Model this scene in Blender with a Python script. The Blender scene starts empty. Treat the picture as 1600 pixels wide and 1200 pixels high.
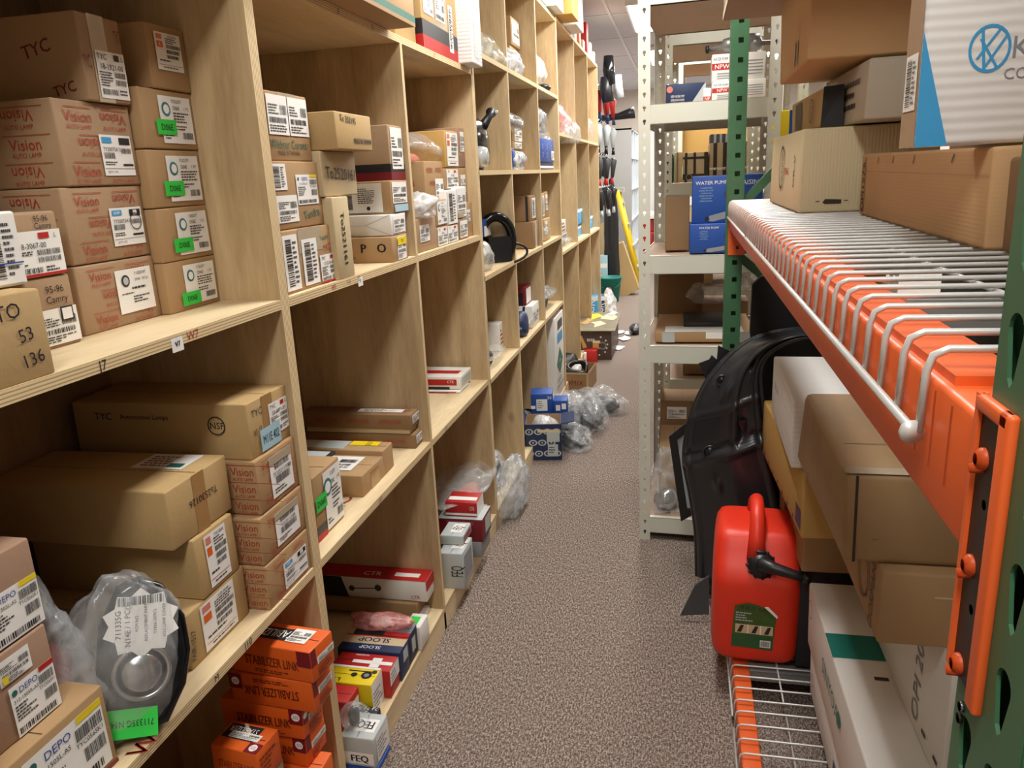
import bpy, bmesh, math, random
from mathutils import Vector, Matrix, noise
SC = bpy.context.scene
COL = SC.collection
rnd = random.Random(7)

# ------------------------------------------------------------------ camera, light, exposure
H = 1.445                     # eye height
YAW, PITCH, ROLL, FPX = math.radians(-12.9694), math.radians(-15.0874), math.radians(-2.7445), 1200.0
def basis(yaw, pitch, roll):
    f = Vector((math.sin(yaw)*math.cos(pitch), math.cos(yaw)*math.cos(pitch), math.sin(pitch)))
    r0 = Vector((math.cos(yaw), -math.sin(yaw), 0)); u0 = r0.cross(f)
    return math.cos(roll)*r0 + math.sin(roll)*u0, -math.sin(roll)*r0 + math.cos(roll)*u0, f
CR, CU, CF = basis(YAW, PITCH, ROLL)
CAM = Vector((0, 0, H))
cd = bpy.data.cameras.new('camera'); cam = bpy.data.objects.new('camera', cd); COL.objects.link(cam)
cd.sensor_width = 36; cd.lens = FPX/1600*36; cd.clip_start = 0.02; cd.clip_end = 100
m3 = Matrix((CR, CU, -CF)).transposed(); cam.matrix_world = Matrix.Translation(CAM) @ m3.to_4x4()
SC.camera = cam
SC.view_settings.view_transform = 'Standard'; SC.view_settings.look = 'None'
SC.view_settings.exposure = 0.07; SC.view_settings.gamma = 1; SC.view_settings.use_curve_mapping = False
w = bpy.data.worlds.new('world'); SC.world = w; w.use_nodes = True
w.node_tree.nodes['Background'].inputs[0].default_value = (.9, .95, 1, 1)
w.node_tree.nodes['Background'].inputs[1].default_value = 0.05
LIGHT_E = 25.0
LIGHTS = [(-.15, -.3), (-.15, 2.15), (-.25, 4.6), (-.3, 7.0), (-.25, 9.4), (-.2, 11.8), (1.0, 4.2), (1.0, 7.0), (1.0, 10.0)]
CEIL = 2.7
LGAIN = [.8, 1.05, 1.1, 1.35, 1.5, 1.5, 1.0, 1.4, 1.4]
def ray(px, py): return CF + CR*((px-800)/FPX) - CU*((py-600)/FPX)
def onx(p, x): d = ray(*p); return CAM + d*(x/d.x)
def ony(p, y): d = ray(*p); return CAM + d*(y/d.y)
def onz(p, z): d = ray(*p); return CAM + d*((z-H)/d.z)

# ------------------------------------------------------------------ materials
def lin(h):
    if isinstance(h, str):
        v = [int(h[i:i+2], 16)/255 for i in (0, 2, 4)]
        return tuple((c/12.92 if c <= .04045 else ((c+.055)/1.055)**2.4) for c in v)
    return h
MATS = {}
def mat(name, col, rough=.6, var=.12, scale=8.0, bump=0.0, bscale=60.0, metal=0.0, spec=.5, stretch=(1,1,1), corr=0.0, coat=0.0, cdir='Z'):
    if name in MATS: return MATS[name]
    c = lin(col); m = bpy.data.materials.new(name); m.use_nodes = True; nt = m.node_tree; N = nt.nodes; L = nt.links
    b = N['Principled BSDF']; b.inputs['Roughness'].default_value = rough; b.inputs['Metallic'].default_value = metal
    b.inputs['Specular IOR Level'].default_value = spec; b.inputs['Coat Weight'].default_value = coat
    tc = N.new('ShaderNodeTexCoord'); mp = N.new('ShaderNodeMapping'); mp.inputs['Scale'].default_value = stretch
    L.new(tc.outputs['Object'], mp.inputs[0])
    nz = N.new('ShaderNodeTexNoise'); nz.inputs['Scale'].default_value = scale; nz.inputs['Detail'].default_value = 4
    L.new(mp.outputs[0], nz.inputs[0])
    mx = N.new('ShaderNodeMix'); mx.data_type = 'RGBA'
    mx.inputs[6].default_value = (*[x*(1-var) for x in c], 1); mx.inputs[7].default_value = (*[min(1, x*(1+var)) for x in c], 1)
    L.new(nz.outputs[0], mx.inputs[0]); L.new(mx.outputs[2], b.inputs['Base Color'])
    if bump or corr:
        bp = N.new('ShaderNodeBump'); bp.inputs['Strength'].default_value = bump or corr; bp.inputs['Distance'].default_value = .002
        if corr:
            wv = N.new('ShaderNodeTexWave'); wv.bands_direction = cdir; wv.inputs['Scale'].default_value = bscale; wv.inputs['Distortion'].default_value = .6
            L.new(tc.outputs['Object'], wv.inputs[0]); L.new(wv.outputs[1], bp.inputs['Height'])
        else:
            n2 = N.new('ShaderNodeTexNoise'); n2.inputs['Scale'].default_value = bscale; n2.inputs['Detail'].default_value = 3
            L.new(mp.outputs[0], n2.inputs[0]); L.new(n2.outputs[0], bp.inputs['Height'])
        L.new(bp.outputs[0], b.inputs['Normal'])
    MATS[name] = m; return m
def wood(name, c1, c2, axis, knots=True):
    m = bpy.data.materials.new(name); m.use_nodes = True; nt = m.node_tree; N = nt.nodes; L = nt.links; b = N['Principled BSDF']
    b.inputs['Roughness'].default_value = .55
    tc = N.new('ShaderNodeTexCoord'); mp = N.new('ShaderNodeMapping')
    mp.inputs['Scale'].default_value = {'z': (5, 5, .7), 'y': (5, .7, 5), 'x': (.7, 5, 5)}[axis]
    L.new(tc.outputs['Object'], mp.inputs[0])
    nz = N.new('ShaderNodeTexNoise'); nz.inputs['Scale'].default_value = 1.7; nz.inputs['Detail'].default_value = 6; nz.inputs['Distortion'].default_value = .8
    L.new(mp.outputs[0], nz.inputs[0])
    nf = N.new('ShaderNodeTexNoise'); nf.inputs['Scale'].default_value = 22; nf.inputs['Detail'].default_value = 3
    L.new(mp.outputs[0], nf.inputs[0])
    ad = N.new('ShaderNodeMath'); ad.operation = 'MULTIPLY_ADD'; ad.inputs[1].default_value = .35; L.new(nf.outputs[0], ad.inputs[0]); L.new(nz.outputs[0], ad.inputs[2])
    cr = N.new('ShaderNodeValToRGB'); cr.color_ramp.elements[0].position = .42; cr.color_ramp.elements[1].position = .85
    cr.color_ramp.elements[0].color = (*lin(c1), 1); cr.color_ramp.elements[1].color = (*lin(c2), 1); L.new(ad.outputs[0], cr.inputs[0])
    out = cr.outputs[0]
    if knots:
        vo = N.new('ShaderNodeTexVoronoi'); vo.inputs['Scale'].default_value = 1.15
        mp2 = N.new('ShaderNodeMapping'); mp2.inputs['Scale'].default_value = {'z': (2.2, 2.2, 1.4), 'y': (2.2, 1.4, 2.2), 'x': (1.4, 2.2, 2.2)}[axis]
        L.new(tc.outputs['Object'], mp2.inputs[0]); L.new(mp2.outputs[0], vo.inputs[0])
        r2 = N.new('ShaderNodeValToRGB'); r2.color_ramp.elements[0].position = .035; r2.color_ramp.elements[0].color = (.75, .75, .75, 1)
        r2.color_ramp.elements[1].position = .075; r2.color_ramp.elements[1].color = (0, 0, 0, 1); L.new(vo.outputs[0], r2.inputs[0])
        mx = N.new('ShaderNodeMix'); mx.data_type = 'RGBA'; L.new(r2.outputs[0], mx.inputs[0]); L.new(out, mx.inputs[6])
        mx.inputs[7].default_value = (*lin('5a3a20'), 1); out = mx.outputs[2]
    L.new(out, b.inputs['Base Color']); MATS[name] = m; return m
def ply(name, axis):
    m = bpy.data.materials.new(name); m.use_nodes = True; nt = m.node_tree; N = nt.nodes; L = nt.links; b = N['Principled BSDF']; b.inputs['Roughness'].default_value = .7
    tc = N.new('ShaderNodeTexCoord'); mp = N.new('ShaderNodeMapping'); mp.inputs['Scale'].default_value = {'z': (.6, .6, 1), 'y': (.6, 1, .6)}[axis]
    L.new(tc.outputs['Object'], mp.inputs[0])
    wv = N.new('ShaderNodeTexWave'); wv.bands_direction = axis.upper(); wv.inputs['Scale'].default_value = 62; wv.inputs['Distortion'].default_value = .5; wv.inputs['Detail'].default_value = 2
    L.new(mp.outputs[0], wv.inputs[0])
    cr = N.new('ShaderNodeValToRGB'); cr.color_ramp.elements[0].color = (*lin('a98a60'), 1); cr.color_ramp.elements[1].color = (*lin('e6cfa0'), 1); cr.color_ramp.elements[1].position = .5
    L.new(wv.outputs[1], cr.inputs[0]); L.new(cr.outputs[0], b.inputs['Base Color']); MATS[name] = m; return m
def film(name, col=(1, 1, 1), dens=.3, rough=.12):
    m = bpy.data.materials.new(name); m.use_nodes = True; nt = m.node_tree; N = nt.nodes; L = nt.links; b = N['Principled BSDF']
    b.inputs['Base Color'].default_value = (*col, 1); b.inputs['Roughness'].default_value = rough; b.inputs['Specular IOR Level'].default_value = .8
    tc = N.new('ShaderNodeTexCoord'); nz = N.new('ShaderNodeTexNoise'); nz.inputs['Scale'].default_value = 7; nz.inputs['Detail'].default_value = 3; nz.inputs['Distortion'].default_value = 3.5
    L.new(tc.outputs['Object'], nz.inputs[0])
    bp = N.new('ShaderNodeBump'); bp.inputs['Strength'].default_value = .45; bp.inputs['Distance'].default_value = .012; L.new(nz.outputs[0], bp.inputs['Height']); L.new(bp.outputs[0], b.inputs['Normal'])
    cr = N.new('ShaderNodeMapRange'); cr.inputs[1].default_value = .3; cr.inputs[2].default_value = .75; cr.inputs[3].default_value = dens*.55; cr.inputs[4].default_value = min(.95, dens*1.9)
    L.new(nz.outputs[0], cr.inputs[0])
    tr = N.new('ShaderNodeBsdfTransparent'); mx = N.new('ShaderNodeMixShader'); L.new(cr.outputs[0], mx.inputs[0]); L.new(tr.outputs[0], mx.inputs[1]); L.new(b.outputs[0], mx.inputs[2])
    L.new(mx.outputs[0], N['Material Output'].inputs[0]); MATS[name] = m; return m
def emis(name, col, s):
    m = bpy.data.materials.new(name); m.use_nodes = True; b = m.node_tree.nodes['Principled BSDF']
    b.inputs['Base Color'].default_value = (*col, 1); b.inputs['Emission Color'].default_value = (*col, 1); b.inputs['Emission Strength'].default_value = s; MATS[name] = m; return m
K = {}
for n, c in dict(kraft='ae8c62', kraftd='90714e', kraftl='bc9d6a', tan='c6b28a', pink='a38269', cream='d8cba6', amber='c39a55', greyc='b8ae9a', sand='a98a68').items():
    K[n] = mat('cardboard_'+n, c, .75, .1, 5, bump=.25, bscale=90)
K['tanc'] = mat('corrugated_cream', 'd8cba4', .75, .08, 5, corr=.22, bscale=46, cdir='X')
K['brownc'] = mat('corrugated_brown', 'caa272', .75, .08, 5, corr=.04, bscale=60)
K['whitec'] = mat('corrugated_white', 'eeece8', .6, .03, 5, corr=.28, bscale=26)
K['crump'] = mat('crumpled_brown_card', 'a08058', .6, .18, 7, bump=.9, bscale=9)
for n, c in dict(white='e9e6df', label='f4f2ec', black='17171a', ink='222226', red='b8201c', dred='7d1420', vred='b0402e', orange='e2621b', dorange='7a2c10', green='2fd04a', dgreen='1e6a58', blue='1f4c9c',
                 navy='1d2f55', lblue='3fa0d8', teal='12766a', grey='8d9095', lgrey='b9c0bf', dgrey='3a3b3e', yellow='f0d414', maroon='7a1723', tape='b08a55', seam='3a2a1a', pinkp='d98070', skyl='a8ccd8', tan2='cdb894', logo='2b7d86', mauve='9a4a52').items():
    K[n] = mat('paint_'+n, c, .5, .05, 12)
K['tape'] = mat('packing_tape_gloss', 'a98252', .18, .05, 12, bump=.15, bscale=40)
K['tapec'] = mat('clear_tape_gloss', 'b8a78c', .12, .08, 12, bump=.3, bscale=60)
WX = wood('plywood_panel', 'a58a62', 'd2b88e', 'z'); WY = wood('plywood_board', 'c8ad82', 'ead5ac', 'y', False)
WB = wood('plywood_back', '7f6446', 'a58866', 'z')
EZ = ply('plywood_edge_horizontal', 'z'); EY = ply('plywood_edge_vertical', 'y')
PW = mat('rack_powder_white', 'd3d3c4', .4, .04, 4); PB = mat('particle_board', 'b89e88', .8, .12, 60)
GR = mat('upright_green_paint', '3f6b4a', .42, .18, 14, bump=.12, bscale=30); OR = mat('beam_orange_paint', 'e8642a', .42, .12, 9, bump=.08, bscale=20)
STEEL = mat('wire_zinc', 'cfcfca', .38, .06, 20, metal=.25); DST = mat('dark_steel', '3a332e', .5, .3, 30, metal=.5)
BP = mat('black_plastic', '1b1c1e', .38, .15, 9, bump=.12, bscale=14); BPG = mat('black_gloss_plastic', '101114', .15, .1, 9)
RP = mat('red_jerrycan_plastic', 'e2351c', .42, .06, 6, bump=.1, bscale=12)
SILV = mat('chrome_metal', 'b8b8b8', .2, .1, 9, metal=.9)
FILM = film('clear_film', (.8, .83, .84), .2); FILMG = film('grey_film', (.55, .58, .6), .42); FILMW = film('milky_film', (.85, .86, .84), .46, .2); FILMY = film('yellowed_film', (.85, .8, .62), .42)
FILMR = film('red_mesh_film', (.8, .3, .28), .42, .3); FILMB = film('blueish_film', (.72, .82, .92), .5)

# ------------------------------------------------------------------ mesh collector
_g = {}
def glyphs(s):
    if s in _g: return _g[s]
    cu = bpy.data.curves.new('t', 'FONT'); cu.body = s; cu.size = 1; cu.resolution_u = 2; cu.align_x = 'LEFT'
    ob = bpy.data.objects.new('t', cu); COL.objects.link(ob)
    me = bpy.data.meshes.new_from_object(ob.evaluated_get(bpy.context.evaluated_depsgraph_get()))
    vs = [(v.co.x, v.co.y) for v in me.vertices]; fs = [tuple(p.vertices) for p in me.polygons]
    bpy.data.objects.remove(ob); bpy.data.curves.remove(cu); bpy.data.meshes.remove(me)
    wd = max([v[0] for v in vs], default=0)
    _g[s] = (vs, fs, wd); return _g[s]
class Fr:
    def __init__(s, ll, lr, ur, ul):
        s.c = [Vector(p) for p in (ll, lr, ur, ul)]; s.n = (s.c[1]-s.c[0]).cross(s.c[3]-s.c[0]).normalized()
        s.W = (s.c[1]-s.c[0]).length; s.H = (s.c[3]-s.c[0]).length
    def P(s, u, v, o=0):
        a, b, c, d = s.c; u /= s.W; v /= s.H
        return a*(1-u)*(1-v)+b*u*(1-v)+c*u*v+d*(1-u)*v+s.n*o
class MB:
    def __init__(s): s.v = []; s.f = []; s.mi = []; s.m = []; s.sm = []
    def mid(s, m):
        if m not in s.m: s.m.append(m)
        return s.m.index(m)
    def face(s, pts, m, smooth=False):
        i = len(s.v); s.v += [tuple(p) for p in pts]; s.f.append(tuple(range(i, i+len(pts)))); s.mi.append(s.mid(m)); s.sm.append(smooth)
    def raw(s, vs, fs, m, smooth=False):
        i = len(s.v); s.v += [tuple(p) for p in vs]; k = s.mid(m)
        for f in fs: s.f.append(tuple(i+q for q in f)); s.mi.append(k); s.sm.append(smooth)
    def box(s, x0, x1, y0, y1, z0, z1, m, M=None):
        c = [Vector(p) for p in ((x0,y0,z0),(x1,y0,z0),(x1,y1,z0),(x0,y1,z0),(x0,y0,z1),(x1,y0,z1),(x1,y1,z1),(x0,y1,z1))]
        if M: c = [M @ p for p in c]
        mm = m if isinstance(m, (list, tuple)) else [m]*6   # bottom, top, -y, +x, +y, -x
        for f, q in zip(((0,3,2,1),(4,5,6,7),(0,1,5,4),(1,2,6,5),(2,3,7,6),(3,0,4,7)), mm):
            s.raw([c[k] for k in f], [(0,1,2,3)], q)
    def rbox(s, x0, x1, y0, y1, z0, z1, m, r=.004, seg=2, M=None, corners=None):
        bm = bmesh.new(); c = corners or [Vector(p) for p in ((x0,y0,z0),(x1,y0,z0),(x1,y1,z0),(x0,y1,z0),(x0,y0,z1),(x1,y0,z1),(x1,y1,z1),(x0,y1,z1))]
        vs = [bm.verts.new(p) for p in c]
        for f in ((0,3,2,1),(4,5,6,7),(0,1,5,4),(1,2,6,5),(2,3,7,6),(3,0,4,7)): bm.faces.new([vs[k] for k in f])
        bmesh.ops.bevel(bm, geom=bm.edges[:], offset=r, segments=seg, profile=.5, affect='EDGES')
        bm.verts.index_update()
        s.raw([(M @ v.co if M else v.co.copy()) for v in bm.verts], [tuple(v.index for v in f.verts) for f in bm.faces], m, seg > 1); bm.free()
    def tube(s, pts, r, m, n=6, closed=False, cap=True):
        pts = [Vector(p) for p in pts]; k = len(pts); rs = r if isinstance(r, (list, tuple)) else [r]*k; vs = []; fs = []; prev = None
        for i, p in enumerate(pts):
            a = pts[i-1] if (i > 0 or closed) else p; b = pts[(i+1) % k] if (i < k-1 or closed) else p
            t = (b-a).normalized() if (b-a).length > 1e-9 else Vector((0,0,1))
            if prev is None:
                u = t.cross(Vector((0,0,1)) if abs(t.z) < .9 else Vector((1,0,0))).normalized()
            else: u = (prev - t*prev.dot(t)).normalized()
            prev = u; w_ = t.cross(u)
            for j in range(n):
                q = 2*math.pi*j/n; vs.append(p+(u*math.cos(q)+w_*math.sin(q))*rs[i])
        for i in range(k if closed else k-1):
            for j in range(n): fs.append((i*n+j, i*n+(j+1) % n, ((i+1) % k)*n+(j+1) % n, ((i+1) % k)*n+j))
        if cap and not closed: fs += [tuple(range(n))[::-1], tuple((k-1)*n+j for j in range(n))]
        s.raw(vs, fs, m, True)
    def loft(s, rings, m, cap=True, smooth=True):
        n = len(rings[0]); vs = [p for r_ in rings for p in r_]; fs = []
        for i in range(len(rings)-1):
            for j in range(n): fs.append((i*n+j, i*n+(j+1) % n, (i+1)*n+(j+1) % n, (i+1)*n+j))
        if cap: fs += [tuple(range(n))[::-1], tuple((len(rings)-1)*n+j for j in range(n))]
        s.raw(vs, fs, m, smooth)
    def grid(s, fn, nu, nv, m, smooth=True):
        vs = [fn(i/nu, j/nv) for i in range(nu+1) for j in range(nv+1)]
        s.raw(vs, [(i*(nv+1)+j, (i+1)*(nv+1)+j, (i+1)*(nv+1)+j+1, i*(nv+1)+j+1) for i in range(nu) for j in range(nv)], m, smooth)
    def rect(s, fr, u0, v0, u1, v1, m, o=.0009):
        s.face([fr.P(u0, v0, o), fr.P(u1, v0, o), fr.P(u1, v1, o), fr.P(u0, v1, o)], m)
    def poly(s, fr, pts, m, o=.0009): s.face([fr.P(u, v, o) for u, v in pts], m)
    def disc(s, fr, u, v, r, m, o=.0009, n=20, r2=0, sq=1):
        for i in range(n):
            a, b = 2*math.pi*i/n, 2*math.pi*(i+1)/n
            if r2: s.poly(fr, [(u+r2*math.cos(a)*sq, v+r2*math.sin(a)), (u+r*math.cos(a)*sq, v+r*math.sin(a)), (u+r*math.cos(b)*sq, v+r*math.sin(b)), (u+r2*math.cos(b)*sq, v+r2*math.sin(b))], m, o)
        if not r2: s.poly(fr, [(u+r*math.cos(2*math.pi*i/n)*sq, v+r*math.sin(2*math.pi*i/n)) for i in range(n)], m, o)
    def line(s, fr, a, b, t, m, o=.0009):
        d = Vector((b[0]-a[0], b[1]-a[1])); d.normalize(); q = Vector((-d.y, d.x))*t/2
        s.poly(fr, [(a[0]-q.x, a[1]-q.y), (b[0]-q.x, b[1]-q.y), (b[0]+q.x, b[1]+q.y), (a[0]+q.x, a[1]+q.y)], m, o)
    def text(s, fr, t, u, v, h, m, rot=0, o=.0009, maxw=None, sx=1.0, bold=0):
        vs, fs, wd = glyphs(t)
        if not vs: return
        k = h/.7; kx = k*sx
        if maxw and wd*kx > maxw: kx = maxw/wd
        ca, sa = math.cos(math.radians(rot)), math.sin(math.radians(rot))
        for dx in ([0] if not bold else [-bold, 0, bold]):
            pts = []
            for x, y in vs:
                a, b = (x-wd/2)*kx+dx, (y-.35)*k; pts.append(fr.P(u+a*ca-b*sa, v+a*sa+b*ca, o+abs(dx)*.01))
            s.raw(pts, fs, m)
    def bars(s, fr, u0, v0, u1, v1, m, o=.0009, vert=False, rr=rnd):
        p = u0 if not vert else v0; e = u1 if not vert else v1; L_ = e-p
        while p < e:
            wd = L_*rr.choice((.012, .02, .032)); q = min(e, p+wd)
            if vert: s.rect(fr, u0, p, u1, q, m, o)
            else: s.rect(fr, p, v0, q, v1, m, o)
            p = q+L_*rr.choice((.012, .018, .03))
    def lines(s, fr, u0, v0, u1, v1, n, m, o=.0009, rr=rnd):
        dv = (v1-v0)/n
        for i in range(n):
            p = u0; e = u0+(u1-u0)*rr.uniform(.45, 1)
            while p < e:
                q = min(e, p+(u1-u0)*rr.uniform(.06, .2)); s.rect(fr, p, v0+dv*(i+.25), q, v0+dv*(i+.72), m, o); p = q+(u1-u0)*.03
    def build(s, name, parent=None, loc=(0,0,0), rot=(0,0,0), tidy=False):
        me = bpy.data.meshes.new(name); me.from_pydata([tuple(Vector(v)-Vector((0,0,0))) for v in s.v], [], s.f)
        for m in s.m: me.materials.append(m)
        me.polygons.foreach_set('material_index', s.mi); me.polygons.foreach_set('use_smooth', s.sm); me.update()
        if tidy:
            bm = bmesh.new(); bm.from_mesh(me); bmesh.ops.remove_doubles(bm, verts=bm.verts[:], dist=1e-5); bmesh.ops.recalc_face_normals(bm, faces=bm.faces[:]); bm.to_mesh(me); bm.free()
        o = bpy.data.objects.new(name, me); COL.objects.link(o); o.location = loc; o.rotation_euler = rot
        if parent: o.parent = parent
        return o
def tag(o, label, cat, group=None, kind=None):
    if label: o['label'] = label
    if cat: o['category'] = cat
    if group: o['group'] = group
    if kind: o['kind'] = kind
    return o
def thing(name, label, cat, loc=(0,0,0), rz=0, group=None):
    o = bpy.data.objects.new(name, None); COL.objects.link(o); o.location = loc; o.rotation_euler = (0, 0, rz); o.empty_display_size = .05
    return tag(o, label, cat, group)
def struct(name, mb, loc=(0,0,0)): o = mb.build(name, loc=loc); o['kind'] = 'structure'; return o

# ------------------------------------------------------------------ cartons
ZF_ = .08; DIVS = [(-.18,.009),(.56,.009),(1.36,.016),(2.148,.009),(2.9005,.0195),(3.505,.009),(4.222,.009),(4.914,.019),(5.685,.009),(6.45,.009),(7.2,.009),(9.5,0)]
def frames(c):
    return {'X': Fr(c[1], c[2], c[6], c[5]), 'N': Fr(c[0], c[1], c[5], c[4]), 'W': Fr(c[3], c[0], c[4], c[7]), 'T': Fr(c[4], c[5], c[6], c[7]), 'S': Fr(c[5], c[6], c[7], c[4])}
def sticker(mb, fr, u0, v0, u1, v1, st, rr):
    """a paper label with its printing; st is a dict"""
    W, Hh = u1-u0, v1-v0; mb.rect(fr, u0, v0, u1, v1, K[st.get('bg', 'label')], .0016)
    o = .0023; ink = K['ink']; g = K['dgrey']; kind = st.get('k', 'std')
    def R(a, b, c, d, m): mb.rect(fr, u0+W*a, v0+Hh*b, u0+W*c, v0+Hh*d, m, o)
    def T(t, a, b, h, m=ink, mw=None, rot=0): mb.text(fr, t, u0+W*a, v0+Hh*b, Hh*h, m, rot, o, maxw=(mw or .9)*W)
    def Ls(a, b, c, d, n): mb.lines(fr, u0+W*a, v0+Hh*b, u0+W*c, v0+Hh*d, n, g, o, rr)
    def B(a, b, c, d, vert=False): mb.bars(fr, u0+W*a, v0+Hh*b, u0+W*c, v0+Hh*d, ink, o, vert, rr)
    if kind == 'tyc':
        T('TYC', .2, .88, .12, K['navy'], .34); T(st.get('t', '18-1921-00'), .5, .68, .12, ink, .8); R(.62, .82, .8, .95, K[st.get('flag', 'red')]); T('L', .9, .88, .1, ink, .1)
        Ls(.06, .25, .5, .58, 6); B(.56, .3, .94, .42); B(.56, .46, .94, .58); B(.06, .08, .6, .2); Ls(.66, .08, .95, .22, 2)
        if st.get('foot'): R(0, 0, 1, .06, K['red'])
    elif kind == 'ty':
        R(.06, .8, .36, .94, K['lblue']); T('KHIP', .21, .87, .08, K['label'], .26); T(st.get('t', 'TY20075A1L'), .35, .65, .1, ink, .58); B(.06, .42, .4, .57); B(.62, .55, .95, .68)
        R(.6, .77, .95, .94, ink); R(.72, .79, .84, .92, K['label']); T('L', .78, .855, .09, ink, .1); Ls(.06, .25, .5, .36, 2); R(.62, .24, .96, .29, ink); R(.02, .17, .98, .18, ink); T('QTY 1 PC', .25, .09, .06, ink, .4)
    elif kind == 'ms':
        mb.disc(fr, u0+W*.2, v0+Hh*.72, Hh*.15, K['logo'], o); mb.disc(fr, u0+W*.2, v0+Hh*.72, Hh*.10, K['label'], o+.0005); T('MS', .2, .72, .09, K['logo'], .12)
        T(st.get('t', '7132377'), .55, .9, .07, ink, .3); T('D06E', .52, .76, .08, ink, .2); T('1 PC', .84, .76, .07, ink, .22); Ls(.4, .44, .96, .68, 4); Ls(.4, .28, .8, .4, 2); B(.62, .1, .94, .24); Ls(.06, .08, .4, .2, 2)
    elif kind == 'msbig':
        mb.disc(fr, u0+W*.25, v0+Hh*.74, Hh*.14, K['dgrey'], o); mb.disc(fr, u0+W*.25, v0+Hh*.74, Hh*.09, K['lgrey'], o+.0005); T('7132374T', .68, .88, .07, ink, .4); T('D06E  1PC(s)', .7, .74, .06, ink, .5); Ls(.4, .5, .95, .6, 1); Ls(.1, .42, .5, .47, 1); Ls(.4, .2, .9, .38, 3)
    elif kind == 'r':
        R(.06, .82, .28, .95, K['pinkp']); R(.06, .6, .28, .76, K['orange']); T('R', .17, .68, .1, K['label'], .1); T('7155-00AR', .68, .92, .06, ink, .45); Ls(.4, .72, .95, .88, 3); B(.4, .6, .95, .7); B(.4, .46, .9, .56); B(.4, .33, .85, .42); Ls(.1, .22, .9, .3, 1); R(.05, .14, .95, .15, K['red']); Ls(.2, .05, .9, .11, 1)
    elif kind == 'depo':
        T('DEPO', .4, .86, .12, K['blue'], .42); mb.disc(fr, u0+W*.1, v0+Hh*.86, Hh*.06, K['dgreen'], o); T(st.get('t', '312-1505L-AS'), .32, .7, .07, ink, .55); R(.66, .9, 1, 1, K[st.get('flag', 'yellow')]); T('TYC056SK1', .78, .6, .07, ink, .36); B(.62, .66, .97, .84); B(.68, .3, .96, .5); Ls(.05, .3, .5, .62, 5); B(.04, .05, .9, .17)
    elif kind == 'to':
        B(.2, .66, .85, .84); T(st.get('t', 'TO25311378B'), .52, .55, .1, ink, .85); B(.2, .3, .85, .48); Ls(.1, .08, .7, .22, 2); mb.rect(fr, u0, v0+Hh*.8, u1, v1, K['tapec'], o+.0004)
    elif kind == 'v':
        B(.15, .08, .55, .92, True); Ls(.62, .1, .9, .9, 9)
    elif kind == 'big':
        B(.08, .12, .18, .9, True); B(.3, .2, .38, .8, True); B(.5, .12, .58, .9, True); Ls(.66, .3, .9, .85, 8); mb.disc(fr, u0+W*.8, v0+Hh*.14, Hh*.07, ink, o)
    elif kind == 'hand':
        for i, t in enumerate(st['t'].split('|')): T(t, .5, .8-.3*i, .18, ink, .9)
    else:
        if st.get('t'): T(st['t'], .45, .86, .09, K[st.get('tc', 'ink')], .7)
        Ls(.06, .5, .6, .78, 4); B(.08, .3, .9, .44); B(.62, .52, .94, .76); Ls(.06, .06, .9, .26, 3)
        if st.get('foot'): R(0, 0, 1, .07, K[st['foot']])
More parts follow.
